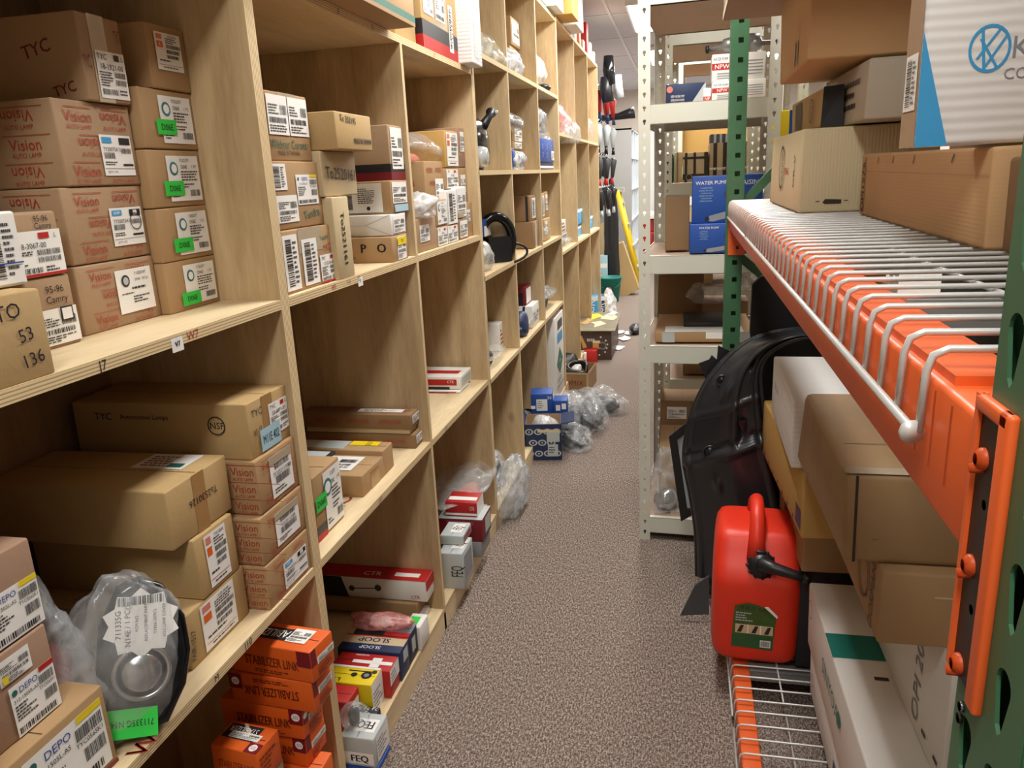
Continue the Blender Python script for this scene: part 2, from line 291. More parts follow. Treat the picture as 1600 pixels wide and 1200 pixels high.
def carton(label, x0, x1, y0, y1, z0, z1, body, decs=(), name='cardboard_box', cat='box', group=None, rz=0, rx=0, jit=.001, bev=.003, faces=None, M=None):
    """decs: tuples (kind, face, u0, v0, u1, v1, data) in fractions of that face"""
    rr = random.Random(hash((round(y0, 3), round(z0, 3), round(x0, 3))) & 0xffff)
    if x1 < -.6:
        x0 = max(x0, -1.172); ym = (y0+y1)/2
        if x0 < -.762 and not (z0 > 1.8 and ym < 2.85) and z0 < 2.3:
            for a_, b_ in zip(DIVS[:-1], DIVS[1:]):
                if a_[0] < ym < b_[0]: y0 = max(y0, a_[0]+a_[1]+.0015); y1 = min(y1, b_[0]-b_[1]-.0015)
            if z0 < ZF_ and y1 > .56 and y0 < 7.2:
                if x1 < -.752: z0 = ZF_+.001
                else: x0 = -.757
        elif z0 > 1.8 and y0 < 2.88 < y1: y1 = 2.88
    cx, cy = (x0+x1)/2, (y0+y1)/2; a, b, c = (x1-x0)/2, (y1-y0)/2, z1-z0
    j = lambda: rr.uniform(-jit, jit)
    co = [Vector(p) for p in ((-a+j(),-b+j(),0),(a+j(),-b+j(),0),(a+j(),b+j(),0),(-a+j(),b+j(),0),(-a+j(),-b+j(),c+j()),(a+j(),-b+j(),c+j()),(a+j(),b+j(),c+j()),(-a+j(),b+j(),c+j()))]
    mb = MB(); mb.rbox(0,0,0,0,0,0, K[body], min(bev, c*.2, a*.3, b*.3), 2, corners=co)
    fr = frames(co); kids = []
    if min(a, b) > .03 and c > .03 and body in K and not (faces == 'plain'):
        f = fr['S'] if b > a else fr['T']; mb.rect(f, .003, f.H*.5-.0007, f.W-.003, f.H*.5+.0007, K['seam'], .0006)
    for d in decs:
        k, F, u0, v0, u1, v1 = d[:6]; dat = d[6] if len(d) > 6 else None; f = fr[F]; W, Hh = f.W, f.H
        if k == 'rect': mb.rect(f, W*u0, Hh*v0, W*u1, Hh*v1, K[dat], d[7] if len(d) > 7 else .0009)
        elif k == 'txt':   # u0,v0 centre; u1 = cap height fraction; v1 = rotation
            mb.text(f, dat[0], W*u0, Hh*v0, Hh*u1, K[dat[1]], v1, .0013, maxw=min(dat[2]*W if len(dat) > 2 else .95*W, .88*Hh if 60 < abs(v1) < 120 else 9), bold=dat[3] if len(dat) > 3 else 0)
        elif k == 'rep':   # repeated print
            cols, rows = dat[2]
            for q in range(rows):
                for p in range(cols):
                    uu = u0+(u1-u0)*(p+.5+(.28 if q % 2 and cols > 1 else 0))/cols; vv = v0+(v1-v0)*(q+.5)/rows
                    if uu > .93: continue
                    uu = min(uu, .98-.46*(u1-u0)/cols)
                    mb.text(f, dat[0], W*uu, Hh*vv, Hh*dat[3], K[dat[1]], dat[4] if len(dat) > 4 else (180 if (p+q) % 2 else 0), .0013, maxw=W*.9*(u1-u0)/cols)
                    if dat[0] == 'Vision': mb.rect(f, W*(uu-.3/cols), Hh*(vv+dat[3]*.75), W*(uu+.38/cols), Hh*(vv+dat[3]*.82), K[dat[1]], .0013); mb.text(f, 'AUTO LAMP', W*uu, Hh*(vv-dat[3]*.95), Hh*dat[3]*.4, K[dat[1]], 0, .0013, maxw=W*.8*(u1-u0)/cols)
        elif k == 'bars': mb.bars(f, W*u0, Hh*v0, W*u1, Hh*v1, K[dat or 'ink'], .0014, rr=rr)
        elif k == 'lines': mb.lines(f, W*u0, Hh*v0, W*u1, Hh*v1, dat[0], K[dat[1]], .0014, rr)
        elif k == 'ring': mb.disc(f, W*u0, Hh*v0, Hh*u1, K[dat], .0028, r2=Hh*u1*.88)
        elif k == 'disc': mb.disc(f, W*u0, Hh*v0, Hh*u1, K[dat], .0012)
        elif k == 'poly': mb.poly(f, [(W*p, Hh*q) for p, q in dat[1]], K[dat[0]], .0011)
        elif k in ('lab', 'tape', 'stk'): kids.append(d)
    o = mb.build(name, loc=(cx, cy, z0), rot=(rx, 0, rz)); tag(o, label, cat, group)
    for d in kids:
        k, F, u0, v0, u1, v1 = d[:6]; dat = d[6] if len(d) > 6 else None; f = fr[F]; W, Hh = f.W, f.H; q = MB()
        if k == 'lab': sticker(q, f, W*u0, Hh*v0, W*u1, Hh*v1, dat or {}, rr); q.build('shipping_label', o)
        elif k == 'tape': q.rect(f, W*u0, Hh*v0, W*u1, Hh*v1, K[dat or 'tape'], .0007); q.build('packing_tape', o)
        else:
            q.rect(f, W*u0, Hh*v0, W*u1, Hh*v1, K[dat[0]], .0032)
            if dat[1]: q.text(f, dat[1], W*(u0+u1)/2, Hh*(v0+v1)/2, Hh*(v1-v0)*.4, K['ink'], 0, .0038, maxw=W*(u1-u0)*.8)
            q.build('sticker', o)
    return o
SH = -.762
def LB(label, n, f, body, decs=(), z0=None, x=None, D=.28, fb=None, w=None, ylo=None, yhi=None, **k):
    """carton on the left shelves: n near-bottom, f far-top corner of the aisle face; returns its top"""
    if fb is not None:
        p = onz(fb, z0) if x is None else onx(fb, x); x = p.x if x is None else x; q = onx(f, x); y1 = q.y; y0 = y1-w
        if z0 is None: z0 = p.z
    else:
        p = onz(n, z0) if x is None else onx(n, x); x = p.x if x is None else x; y0 = p.y
        if z0 is None: z0 = p.z
        q = onx(f, x); y1 = q.y
    if x < -.85 and y1 < 1.26 and y0 > .95 and z0 > 1.2: y1 = min(y1, 1.188)      # the wide stack stops where the narrow one begins
    if x < -.85 and y0 > 1.1 and y1 > 1.26 and y1 < 1.40 and z0 > 1.2: y0 = max(y0, 1.19)
    carton(label, x-D, x, y0, y1-.001, z0, q.z, body, decs, **k); return q.z+.001
def FB(label, n, f, y, D, body, decs=(), z0=None, **k):
    """carton whose near face lies in plane y: n left-bottom, f right-top"""
    a, b = ony(n, y), ony(f, y); z = a.z if z0 is None else z0
    carton(label, a.x, b.x, y, y+D, z, b.z, body, decs, **k); return b.z+.001
L_ = lambda F, u0, v0, u1, v1, **s: ('lab', F, u0, v0, u1, v1, s)

# ------------------------------------------------------------------ crumpled bags and wrapped parts
def bagmesh(rx, ry, rz, m, seed=0, amp=.22, peak=0, sub=4, flat=.35):
    bm = bmesh.new(); bmesh.ops.create_icosphere(bm, subdivisions=sub, radius=1)
    off = Vector((seed*3.7, seed*1.3, seed*2.1))
    for v in bm.verts:
        n = v.co.normalized(); q = n*1.1+off
        d = noise.fractal(q, 1.0, 2.0, 2)*amp*1.1
        e1 = noise.noise(Vector((n.x*2.6+n.z*1.2, n.y*2.6-n.z, n.z*1.1))+off*1.7); d += (.5-abs(e1)*2.2)*amp*.45
        e2 = noise.noise(Vector((n.x*5.2-n.z*2, n.y*5.0+n.x*2, n.z*2.2))+off*2.3); d += (.3-abs(e2)*1.6)*amp*.28
        p = n*(1+d)
        if peak and n.z > .3: p.z += peak*(n.z-.3)**2*2; s_ = 1-.55*max(0, n.z-.3); p.x *= s_; p.y *= s_
        p = Vector((p.x*rx, p.y*ry, p.z*rz))
        if p.z < -rz*(1-flat): p.z = -rz*(1-flat)+(p.z+rz*(1-flat))*.08
        v.co = p
    bm.verts.index_update(); mn = min(v.co.z for v in bm.verts)
    mb = MB(); mb.raw([v.co-Vector((0, 0, mn)) for v in bm.verts], [tuple(v.index for v in f.verts) for f in bm.faces], m, True); bm.free(); return mb
def bag(label, c, r, m=None, seed=1, amp=.24, peak=0, rz=0, group=None, name='plastic_bag', cat='bag', sub=4, flat=.35, extra=None, tilt=(0, 0)):
    mb = bagmesh(r[0], r[1], r[2], m or FILM, seed, amp, peak, sub, flat)
    o = mb.build(name, loc=c, rot=(tilt[0], tilt[1], rz)); tag(o, label, cat, group)
    if extra: sticker_on(o, r, extra)
    return o
def sticker_on(o, r, st):
    q = MB(); a = st.get('a', (.5, .5)); w_, h_ = st.get('s', (.06, .05)); z = r[2]*2*a[1]; x = r[0]*1.05
    f = Fr((x, -w_/2, z), (x, w_/2, z), (x-.01, w_/2, z+h_), (x-.01, -w_/2, z+h_)); sticker(q, f, 0, 0, f.W, f.H, st, rnd); q.build('shipping_label', o)
def Lbag(label, a, b, x, D, m=None, seed=1, **k):
    """bag standing on a left shelf: a near-bottom, b far-top seen at the aisle plane x"""
    p, q = onx(a, x), onx(b, x); ry = (q.y-p.y)/2; rz = (q.z-p.z)/1.65
    return bag(label, (x-D/2, (p.y+q.y)/2, p.z), (D/2, ry*.98, rz), m, seed, **k)
def lump(label, name, cat, c, r, m, seed=1, amp=.12, rz=0, group=None, tilt=(0, 0)):
    mb = bagmesh(r[0], r[1], r[2], m, seed, amp, 0, 3, .3); return tag(mb.build(name, loc=c, rot=(tilt[0], tilt[1], rz)), label, cat, group)

# ------------------------------------------------------------------ room
def carpet():
    m = bpy.data.materials.new('carpet'); m.use_nodes = True; nt = m.node_tree; N = nt.nodes; L = nt.links; b = N['Principled BSDF']; b.inputs['Roughness'].default_value = .95; b.inputs['Specular IOR Level'].default_value = .1
    tc = N.new('ShaderNodeTexCoord'); nz = N.new('ShaderNodeTexNoise'); nz.inputs['Scale'].default_value = 210; nz.inputs['Detail'].default_value = 3; L.new(tc.outputs['Object'], nz.inputs[0])
    mp = N.new('ShaderNodeMapping'); mp.inputs['Scale'].default_value = (1, .35, 1); L.new(tc.outputs['Object'], mp.inputs[0])
    n2 = N.new('ShaderNodeTexNoise'); n2.inputs['Scale'].default_value = 230; n2.inputs['Detail'].default_value = 2; L.new(mp.outputs[0], n2.inputs[0])
    ad = N.new('ShaderNodeMath'); ad.operation = 'ADD'; L.new(nz.outputs[0], ad.inputs[0]); L.new(n2.outputs[0], ad.inputs[1])
    ml = N.new('ShaderNodeMath'); ml.operation = 'MULTIPLY'; ml.inputs[1].default_value = .5; L.new(ad.outputs[0], ml.inputs[0])
    cr = N.new('ShaderNodeValToRGB'); e = cr.color_ramp.elements; e[0].position = .40; e[0].color = (*lin('584b42'), 1); e[1].position = .62; e[1].color = (*lin('b9aca2'), 1)
    k = e.new(.5); k.color = (*lin('83746a'), 1); L.new(ml.outputs[0], cr.inputs[0])
    L.new(cr.outputs[0], b.inputs['Base Color'])
    bp = N.new('ShaderNodeBump'); bp.inputs['Strength'].default_value = .7; bp.inputs['Distance'].default_value = .006; L.new(ml.outputs[0], bp.inputs['Height']); L.new(bp.outputs[0], b.inputs['Normal']); return m
CARPET = carpet()
RX0, RX1, RY0, RY1 = -1.30, 2.3, -1.6, 13.4
q = MB(); q.box(RX0-.1, RX1+.1, RY0-.1, RY1+.1, -.05, 0, CARPET); struct('floor', q)
CT = mat('ceiling_tile', 'c9c6cc', .9, .04, 60, bump=.2, bscale=120); WL = mat('wall_paint', 'd9cfc4', .8, .03, 3); TB = mat('ceiling_grid', 'd8d8da', .5, .03)
q = MB(); q.box(RX0-.1, RX1+.1, RY0-.1, RY1+.1, CEIL, CEIL+.05, CT)
y = RY0
while y < RY1: q.box(RX0, RX1, y-.012, y+.012, CEIL-.006, CEIL+.001, TB); y += 1.22
x = -.62-.61
while x < RX1: q.box(x-.012, x+.012, RY0, RY1, CEIL-.008, CEIL+.001, TB); x += .61
struct('ceiling', q)
for nm, a in (('wall_left', (RX0-.1, RX0, RY0, RY1)), ('wall_right', (RX1, RX1+.1, RY0, RY1)), ('wall_back', (RX0, RX1, RY1, RY1+.1)), ('wall_front', (RX0, RX1, RY0-.1, RY0))):
    q = MB(); q.box(*a, 0, CEIL, WL); struct(nm, q)
LM = emis('lamp_diffuser', (1, .97, .92), 9)
for i, (x, y) in enumerate(LIGHTS):
    t = thing('ceiling_light', 'white ceiling light panel %s' % ['above the aisle behind the camera', 'above the near end of the aisle', 'above the middle of the aisle', 'above the far half of the aisle', 'above the aisle end near the ladder', 'close to the back wall above the aisle', 'above the second white rack', 'above the far racks right of the aisle', 'far back right of the aisle'][i], 'ceiling light', (x, y, CEIL-.05))
    q = MB(); q.box(-.16, .16, -.61, .61, 0, .045, TB); q.build('lamp_housing', t)
    q = MB(); q.box(-.14, .14, -.59, .59, -.004, -.0005, LM); q.build('diffuser', t)
    ld = bpy.data.lights.new('tube_light', 'AREA'); ld.shape = 'RECTANGLE'; ld.size = .28; ld.size_y = 1.18; ld.energy = LIGHT_E*LGAIN[i]; ld.color = (1, .99, .97)
    lo = bpy.data.objects.new('tube_light', ld); COL.objects.link(lo); lo.location = (0, 0, -.012); lo.parent = t

# ------------------------------------------------------------------ plywood shelving
def shelving(label, ys, th, levels, top, extra_marks=(), openings=None):
    """ys divider centre positions, levels = list of (z_top, y0, y1)"""
    t = thing('plywood_shelving', label, 'shelving', (-.97, ys[0], 0), 0, None)
    oy = ys[0]; X0, X1 = -.205, .21; T = .0185
    for i, y in enumerate(ys):
        w_ = th[i]/2
        q = MB(); q.box(X0, X1, y-oy-w_, y-oy+w_, 0, top, [WX, WX, WX, EY, WX, WX]); q.build('divider', t)
    q = MB(); q.box(X0-.012, X0, ys[0]-oy, ys[-1]-oy, 0, top, WB); q.build('back_panel', t)
    for (z, a, b, marks) in levels:
        q = MB(); q.box(X0, X1, a-oy, b-oy, z-T, z, [WY, WY, WY, EZ, WY, WY])
        f = Fr((X1, a-oy, z-T), (X1, b-oy, z-T), (X1, b-oy, z), (X1, a-oy, z))
        for (u, s, c, h) in marks: q.text(f, s, u-a, T*.5, h, K[c], 0, .0006)
        q.build('shelf_board', t)
        for (u, s, c, h) in marks:
            if c == 'ink' and s.startswith('J1'): pass
    q = MB(); q.box(X1-.02, X1, ys[0]-oy, ys[-1]-oy, 0, .062, WY); q.build('base_board', t)
    return t
def shelf_mark(par, px, z, txt, col, h, top=True):
    q = MB(); p = onz(px, z) if top else onx(px, -.7598)
    f = Fr((p.x+.05, p.y-.1, z+.0004), (p.x+.05, p.y+.1, z+.0004), (p.x-.05, p.y+.1, z+.0004), (p.x-.05, p.y-.1, z+.0004)) if top else Fr((-.7598, p.y-.02, p.z-.012), (-.7598, p.y+.02, p.z-.012), (-.7598, p.y+.02, p.z+.012), (-.7598, p.y-.02, p.z+.012))
    if not top: q.rect(f, .006, .0, .034, .022, K['label'], .0004)
    q.text(f, txt, f.W/2, f.H/2, h, K[col], 0, .0009, bold=.0005)
    o = q.build('pen_mark' if top else 'price_tag', par); o.location = -Vector(par.location)
d1, d2, d3, d4, d5, d6, d7, d8, d9 = 1.36, 2.148, 2.901, 3.505, 4.222, 4.914, 5.685, 6.45, 7.2
ZA, ZB, ZF, ZT = 1.236, .664, .08, 1.828
unit_near = shelving('near plywood shelving unit along the left of the aisle, full of cardboard boxes', [-.18, .56, d1, d2, d3-.01], [.018, .018, .032, .018, .018],
  [(ZA, .57, d1-.016, [(.86, 'J7', 'ink', .014), (1.06, 'W7', 'vred', .014)]), (ZB, .57, d1-.016, [(1.08, 'J10', 'ink', .014), (.98, 'M', 'ink', .012)]), (ZF, .57, d1-.016, []),
   (ZA, d1+.016, d2-.009, [(1.72, 'I8', 'ink', .013), (1.58, 'WS', 'vred', .011), (1.66, 'T-10', 'ink', .008)]), (ZB, d1+.016, d2-.009, [(1.72, 'J11', 'ink', .013)]), (ZF, d1+.016, d2-.009, []),
   (ZA, d2+.009, d3-.02, [(2.42, 'I7', 'ink', .013), (2.7, 'I9', 'ink', .012)]), (ZB, d2+.009, d3-.02, [(2.3, 'J12', 'ink', .012)]), (ZF, d2+.009, d3-.02, []),
   (ZT, .57, d3-.019, [(1.75, 'IF', 'ink', .014), (1.95, '26', 'ink', .012), (2.45, '25', 'vred', .012)]), (ZA, -.17, .55, []), (ZB, -.17, .55, []), (ZT, -.17, .55, [])], ZT-.019)
for a in (((525,790), ZB, 'MC', 'vred', .05), ((225,1165), ZB, 'W', 'vred', .03)): shelf_mark(unit_near, *a)
for a in (((277,537), ZA, 'V7', 'ink', .008), ((563,439), ZA, 'T', 'ink', .008)): shelf_mark(unit_near, *a, top=False)
lv = []
for z in (ZF, .655, 1.072, 1.475, 1.905):
    for a, b in ((d3+.01, d4-.009), (d4+.009, d5-.009), (d5+.009, d6-.018)): lv.append((z, a, b, []))
lv += [(2.34, a, b, []) for a, b in ((d3+.01, d4-.009), (d4+.009, d5-.009), (d5+.009, d6-.018))]
shelving('middle plywood shelving unit with blue patterned boxes and bagged parts', [d3+.009, d4, d5, d6-.009], [.018]*4, lv, 2.345)
lv = []
for z in (ZF, .962, 1.695, 2.35):
    for a, b in ((d6+.018, d7-.009), (d7+.009, d8-.009), (d8+.009, d9-.009)): lv.append((z, a, b, []))
shelving('far plywood shelving unit near the green bucket', [d6+.009, d7, d8, d9], [.018]*4, lv, 2.355)

# ------------------------------------------------------------------ perforated steel racks
def plate(mb, o, u, v, w_, L_, pitch, poly, cu, th, m, v0=0):
    """sheet w_ wide and L_ long in directions u, v with a hole (poly, local coords) every pitch"""
    o, u, v = Vector(o), Vector(u), Vector(v); n = u.cross(v).normalized(); cnt = int((L_-v0)/pitch)
    P = lambda a, b, s: o+u*a+v*b+n*(s*th/2)
    segs = [(0, v0)] if v0 > 0 else []
    if v0+cnt*pitch < L_-1e-4: segs.append((v0+cnt*pitch, L_))
    for a, b in segs:
        mb.raw([P(0,a,1), P(w_,a,1), P(w_,b,1), P(0,b,1), P(0,a,-1), P(w_,a,-1), P(w_,b,-1), P(0,b,-1)], [(0,1,2,3), (7,6,5,4), (0,3,7,4), (1,5,6,2)], m)
    N_ = len(poly)
    for c in range(cnt):
        b0 = v0+c*pitch; cv = b0+pitch/2; out = []
        for (px, py) in poly:
            l = math.hypot(px, py); dx, dy = px/l, py/l
            t = min(((w_-cu) if dx > 0 else cu)/abs(dx) if abs(dx) > 1e-9 else 9, (pitch/2)/abs(dy) if abs(dy) > 1e-9 else 9); out.append([cu+dx*t, cv+dy*t])
        for cx_, cy_ in ((0, b0), (w_, b0), (w_, b0+pitch), (0, b0+pitch)):
            k = min(range(N_), key=lambda i: (out[i][0]-cx_)**2+(out[i][1]-cy_)**2); out[k] = [cx_, cy_]
        inn = [(cu+px, cv+py) for px, py in poly]
        vs = [P(a, b, 1) for a, b in out]+[P(a, b, 1) for a, b in inn]+[P(a, b, -1) for a, b in out]+[P(a, b, -1) for a, b in inn]; fs = []
        for i in range(N_):
            j = (i+1) % N_; fs += [(i, j, N_+j, N_+i), (2*N_+j, 2*N_+i, 3*N_+i, 3*N_+j), (N_+i, N_+j, 3*N_+j, 3*N_+i)]
        mb.raw(vs, fs, m)
    for a in (0, w_): mb.face([P(a,0,1), P(a,L_,1), P(a,L_,-1), P(a,0,-1)], m)
def keyhole(r, h):
    pts = []
    for i in range(12):
        a = math.radians(-60+i*300/11+ -0); pts.append((r*math.cos(a), r*math.sin(a)+h*.3))
    return sorted([(x, y) for x, y in pts]+[(-r*.45, -h*.6), (r*.45, -h*.6), (r*.45, -h*.2), (-r*.45, -h*.2)], key=lambda p: math.atan2(p[1], p[0]))
KEY = keyhole(.0058, .013); SQ = [(.0065*math.cos(a)*1.25, .0065*math.sin(a)*1.25) for a in [math.radians(45+90*i/2) for i in range(8)]]
SQ = [(.008, -.008), (.008, 0), (.008, .008), (0, .008), (-.008, .008), (-.008, 0), (-.008, -.008), (0, -.008)]
TEAR = [(.0085*math.cos(math.radians(a)), .0085*math.sin(math.radians(a))+.006) for a in range(-20, 201, 22)]+[(-.0035, -.017), (0, -.021), (.0035, -.017)]
def white_rack(label, x0, y0, wd, dp, top, levels, rz=0, pitch=.045, group=None, holes=True):
    t = thing('steel_rack', label, 'rack', (x0, y0, 0), rz, group); w_ = .041
    for ix, iy in ((0, 0), (1, 0), (0, 1), (1, 1)):
        q = MB(); sx = 1 if ix == 0 else -1; X = 0 if ix == 0 else wd; Y = 0 if iy == 0 else dp; sy = 1 if iy == 0 else -1
        o = (X if ix == 0 else X-w_, Y, 0)
        if holes: plate(q, o, (1, 0, 0), (0, 0, 1), w_, top, pitch, KEY, w_/2, .002, PW, .01)
        else: q.box(o[0], o[0]+w_, Y-.001, Y+.001, 0, top, PW)
        if holes and iy == 0: plate(q, (X, min(Y, Y+sy*w_), 0), (0, 1, 0), (0, 0, 1), w_, top, pitch, KEY, w_/2, .002, PW, .01)
        else: q.box(X-.001, X+.001, min(Y, Y+sy*w_), max(Y, Y+sy*w_), 0, top, PW)
        q.build('post', t)
    for z in levels:
        h = .066
        for iy in (0, 1):
            Y = .004 if iy == 0 else dp-.006; q = MB()
            q.box(w_*.9, wd-w_*.9, Y-.003, Y-.001, z-h, z, PW); q.box(w_*.9, wd-w_*.9, Y-.003 if iy == 0 else Y-.02, Y+.02 if iy == 0 else Y-.001, z-h, z-h+.002, PW)
            q.box(w_*.9, wd-w_*.9, Y-.003 if iy == 0 else Y-.02, Y+.02 if iy == 0 else Y-.001, z-.002, z, PW); q.build('beam', t)
        for ix in (0, 1):
            q = MB(); X = .003 if ix == 0 else wd-.003; q.box(X-.001, X+.001, w_*.9, dp-w_*.9, z-h, z, PW); q.build('side_beam', t)
        lo = .062 if z > 1.95 else .016; q = MB(); q.box(.004, wd-.004, .006, dp-.004 if z > 1.95 else dp-.03, z-lo-.004, z-lo+.009, PB); q.build('shelf_board', t)
    return t
white_rack('white perforated steel rack nearest the camera, right of the aisle', -.162, 2.885, .474, .66, 2.45, [.098, .802, 1.14, 1.666, 2.05], math.radians(-3))
white_rack('second white steel rack, right behind the nearest one', -.105, 4.05, .47, .66, 2.3, [.36, .85, 1.375, 2.08], math.radians(-2))
white_rack('third white steel rack, far behind the water pump boxes', -.06, 5.4, .5, .7, 2.3, [.4, .9, 1.45, 2.15], math.radians(-1), holes=False)
white_rack('fourth white steel rack, right of the second one', .52, 4.05, .5, .66, 2.3, [.36, .85, 1.45, 2.08], 0)

# ------------------------------------------------------------------ pallet rack
BX, BZ0, BZ1 = .147, 1.24, 1.323
pr_ = thing('pallet_rack', 'green and orange pallet rack with wire decks on the right', 'rack', (.2, .45, 0))
def prb(q, name, parent=pr_):
    o = q.build(name, parent); 
    if parent is pr_: o.location = (-.2, -.45, 0)
    return o
def upright(y0, y1, x0, dep, holes, faceN):
    q = MB()
    w_ = y1-y0
    if holes == 'tear':
        h = w_/2
        plate(q, (x0, y1, 0), (0, -1, 0), (0, 0, 1), h, 2.6, .054, TEAR, .018, .002, GR, .0375); plate(q, (x0, y1-h, 0), (0, -1, 0), (0, 0, 1), h, 2.6, .054, TEAR, .0145, .002, GR, .0375)
        q.box(x0, x0+dep, y0-.0015, y0+.0015, 0, 2.6, GR); q.box(x0, x0+dep, y1-.0015, y1+.0015, 0, 2.6, GR); q.box(x0+.02, x0+.022, y0, y1, 0, 2.6, mat('upright_inner_shade', '24362a', .7))  # last box: dark sheet behind the holes, inner shade put into its green
    else:
        plate(q, (x0, y0, 0), (1, 0, 0), (0, 0, 1), dep, 2.6, .0575, SQ, dep*.55, .003, GR, .012); plate(q, (x0, y1, 0), (0, -1, 0), (0, 0, 1), w_, 2.6, .051, TEAR, w_*.5, .003, GR, .012)
        q.box(x0, x0+dep, y1-.0015, y1+.0015, 0, 2.6, GR)
    q.box(x0-.02, x0+dep+.03, y0-.03, y1+.03, 0, .008, GR)
    return prb(q, 'upright')
upright(.325, .402, .149, .07, 'tear', False); upright(2.69, 2.76, .137, .053, 'sq', True)
upright(.366, .45, 1.1, .07, 'tear', False); upright(2.69, 2.76, 1.1, .053, 'sq', True)
for a, b in (((.19, 1.325), (.66, 1.82)), ((.17, 1.16), (.62, .78)), ((.62, .78), (1.12, .35)), ((.62, 1.95), (1.12, 2.4))):
    for y in (.41, 2.72):
        if y < 1 and a[0] < .3: continue
        q = MB(); dx, dz = b[0]-a[0], b[1]-a[1]; l = math.hypot(dx, dz); M = Matrix.Translation((a[0], y, a[1])) @ Matrix.Rotation(-math.atan2(dz, dx), 4, 'Y')
        q.box(0, l, -.014, .014, -.014, .014, GR, M); prb(q, 'brace')
def beam(x, s, z0, z1, label=None):
    q = MB(); d = .045*s; a, b = sorted((x, x+d)); q.rbox(a, b, .41, 2.73, z0, z1-.006, OR, .004, 3)
    if z1 > 1: q.box(min(x+.006*s, x+d), max(x+.006*s, x+d), .47, 2.7, z1-.006, z1, OR)
    for g in range(9): q.box(a-.0006, a+.0002, .45+g*.03 if g < 3 else .6+g*.24, .4515+g*.03 if g < 3 else .6015+g*.24, z1-.06, z1-.012, mat('beam_scuff', 'a8431a', .5))
    o = prb(q, 'beam')
    for y0, far in ((.365, 0), (2.685, 1)):
        q = MB(); zt, zb = z1+.008, z1-.165
        X = x-.001*s
        if s > 0 and not far:      # end connector: flat channel with a dark web, thin inner edge, broad outer lip and riveted studs
            zb = z1-.150
            q.box(x-.0035, x+.001, .405, .409, zb+.004, zt, OR); q.rbox(x-.004, x+.0015, .3665, .379, zb, zt, OR, .0022, 3); q.rbox(x-.004, x+.0015, .368, .409, zt-.009, zt, OR, .0022, 3)
            q.box(x-.0012, x+.001, .372, .407, zb+.004, zt-.006, DST)
            co = prb(q, 'end_connector', o)
            for zz in (1.300, 1.242, 1.184):
                r_ = MB(); r_.tube([(x+.002, .396, zz), (x-.003, .396, zz), (x-.0055, .396, zz)], [.0062, .0056, .003], OR, 12); r_.tube([(x+.002, .3965, zz-.004), (x-.007, .398, zz-.006)], [.0035, .0025], OR, 8); r_.build('rivet', o)
                r_ = MB(); r_.tube([(x+.001, .390, zz-.022), (x-.0012, .390, zz-.022)], .0028, SILV, 8); r_.tube([(x+.001, .391, zz-.030), (x-.001, .391, zz-.030)], .0028, K['seam'], 8); r_.build('rivet', o)
        else:
            y1 = .45 if not far else 2.693; q.rbox(*sorted((x-.003*s, x+.02*s)), y1-(.0 if not far else .004), y1+(.045 if not far else .07), zb, zt, OR, .003, 2)
            if far and s > 0: q.box(x-.004, x+.05, 2.686, 2.69, zb, zt-.03, OR); q.box(x+.022, x+.03, 2.6845, 2.686, zb+.02, zb+.03, DST)
            prb(q, 'end_connector', o)
    return o
beam(BX, 1, BZ0, BZ1); beam(1.17, -1, BZ0, BZ1); beam(BX, 1, .02, .098); beam(1.17, -1, .02, .098)
def deck(y0, y1, ztop, lowend=None):
    q = MB(); xf = .1425; n = int(round((y1-y0)/.0505)); r = .0026; dz = .052
    for i in range(n+1):
        y = y0+(y1-y0)*i/n
        q.tube([(xf-.001, y, ztop-dz), (xf, y, ztop-.014), (xf+.003, y, ztop-.004), (xf+.011, y, ztop), (xf+.3, y, ztop), (1.17, y, ztop)], r, STEEL, 6)
    q.tube([(xf-.004, y0, ztop-dz), (xf-.004, y1, ztop-dz)], r*1.25, STEEL, 6)
    for x in (.265, .37, .475, .58, .70, .82, .94, 1.06): q.tube([(x, y0, ztop-.005), (x, y1, ztop-.005)], r, STEEL, 6)
    if lowend: q.tube([(xf-.005, y0-.002, ztop-dz), (xf-.0055, y0+.001, ztop-dz)], .0075, STEEL, 10)
    o = prb(q, 'wire_deck')
    for k in range(3):
        s = MB(); y = y0+(y1-y0)*(.18+.32*k); s.box(.19, 1.12, y-.02, y+.02, ztop-.013, ztop-.009, mat('deck_support_grey', '8d908e', .45, metal=.3)); s.box(.19, 1.12, y-.02, y-.017, ztop-.04, ztop-.012, MATS['deck_support_grey']); prb(s, 'support_channel', o)
    return o
DK = BZ1+.012; deck(.487, 1.88, DK, True); deck(1.91, 2.68, DK)
DL = .105; deck(.487, 1.745, DL, True); deck(1.79, 2.68, DL)

# ================================================================== boxes on the left shelves
VIS = lambda F, c=2, r=3, h=.13: ('rep', F, .04, .02, .98, .98, ('Vision', 'vred', (c, r), h))
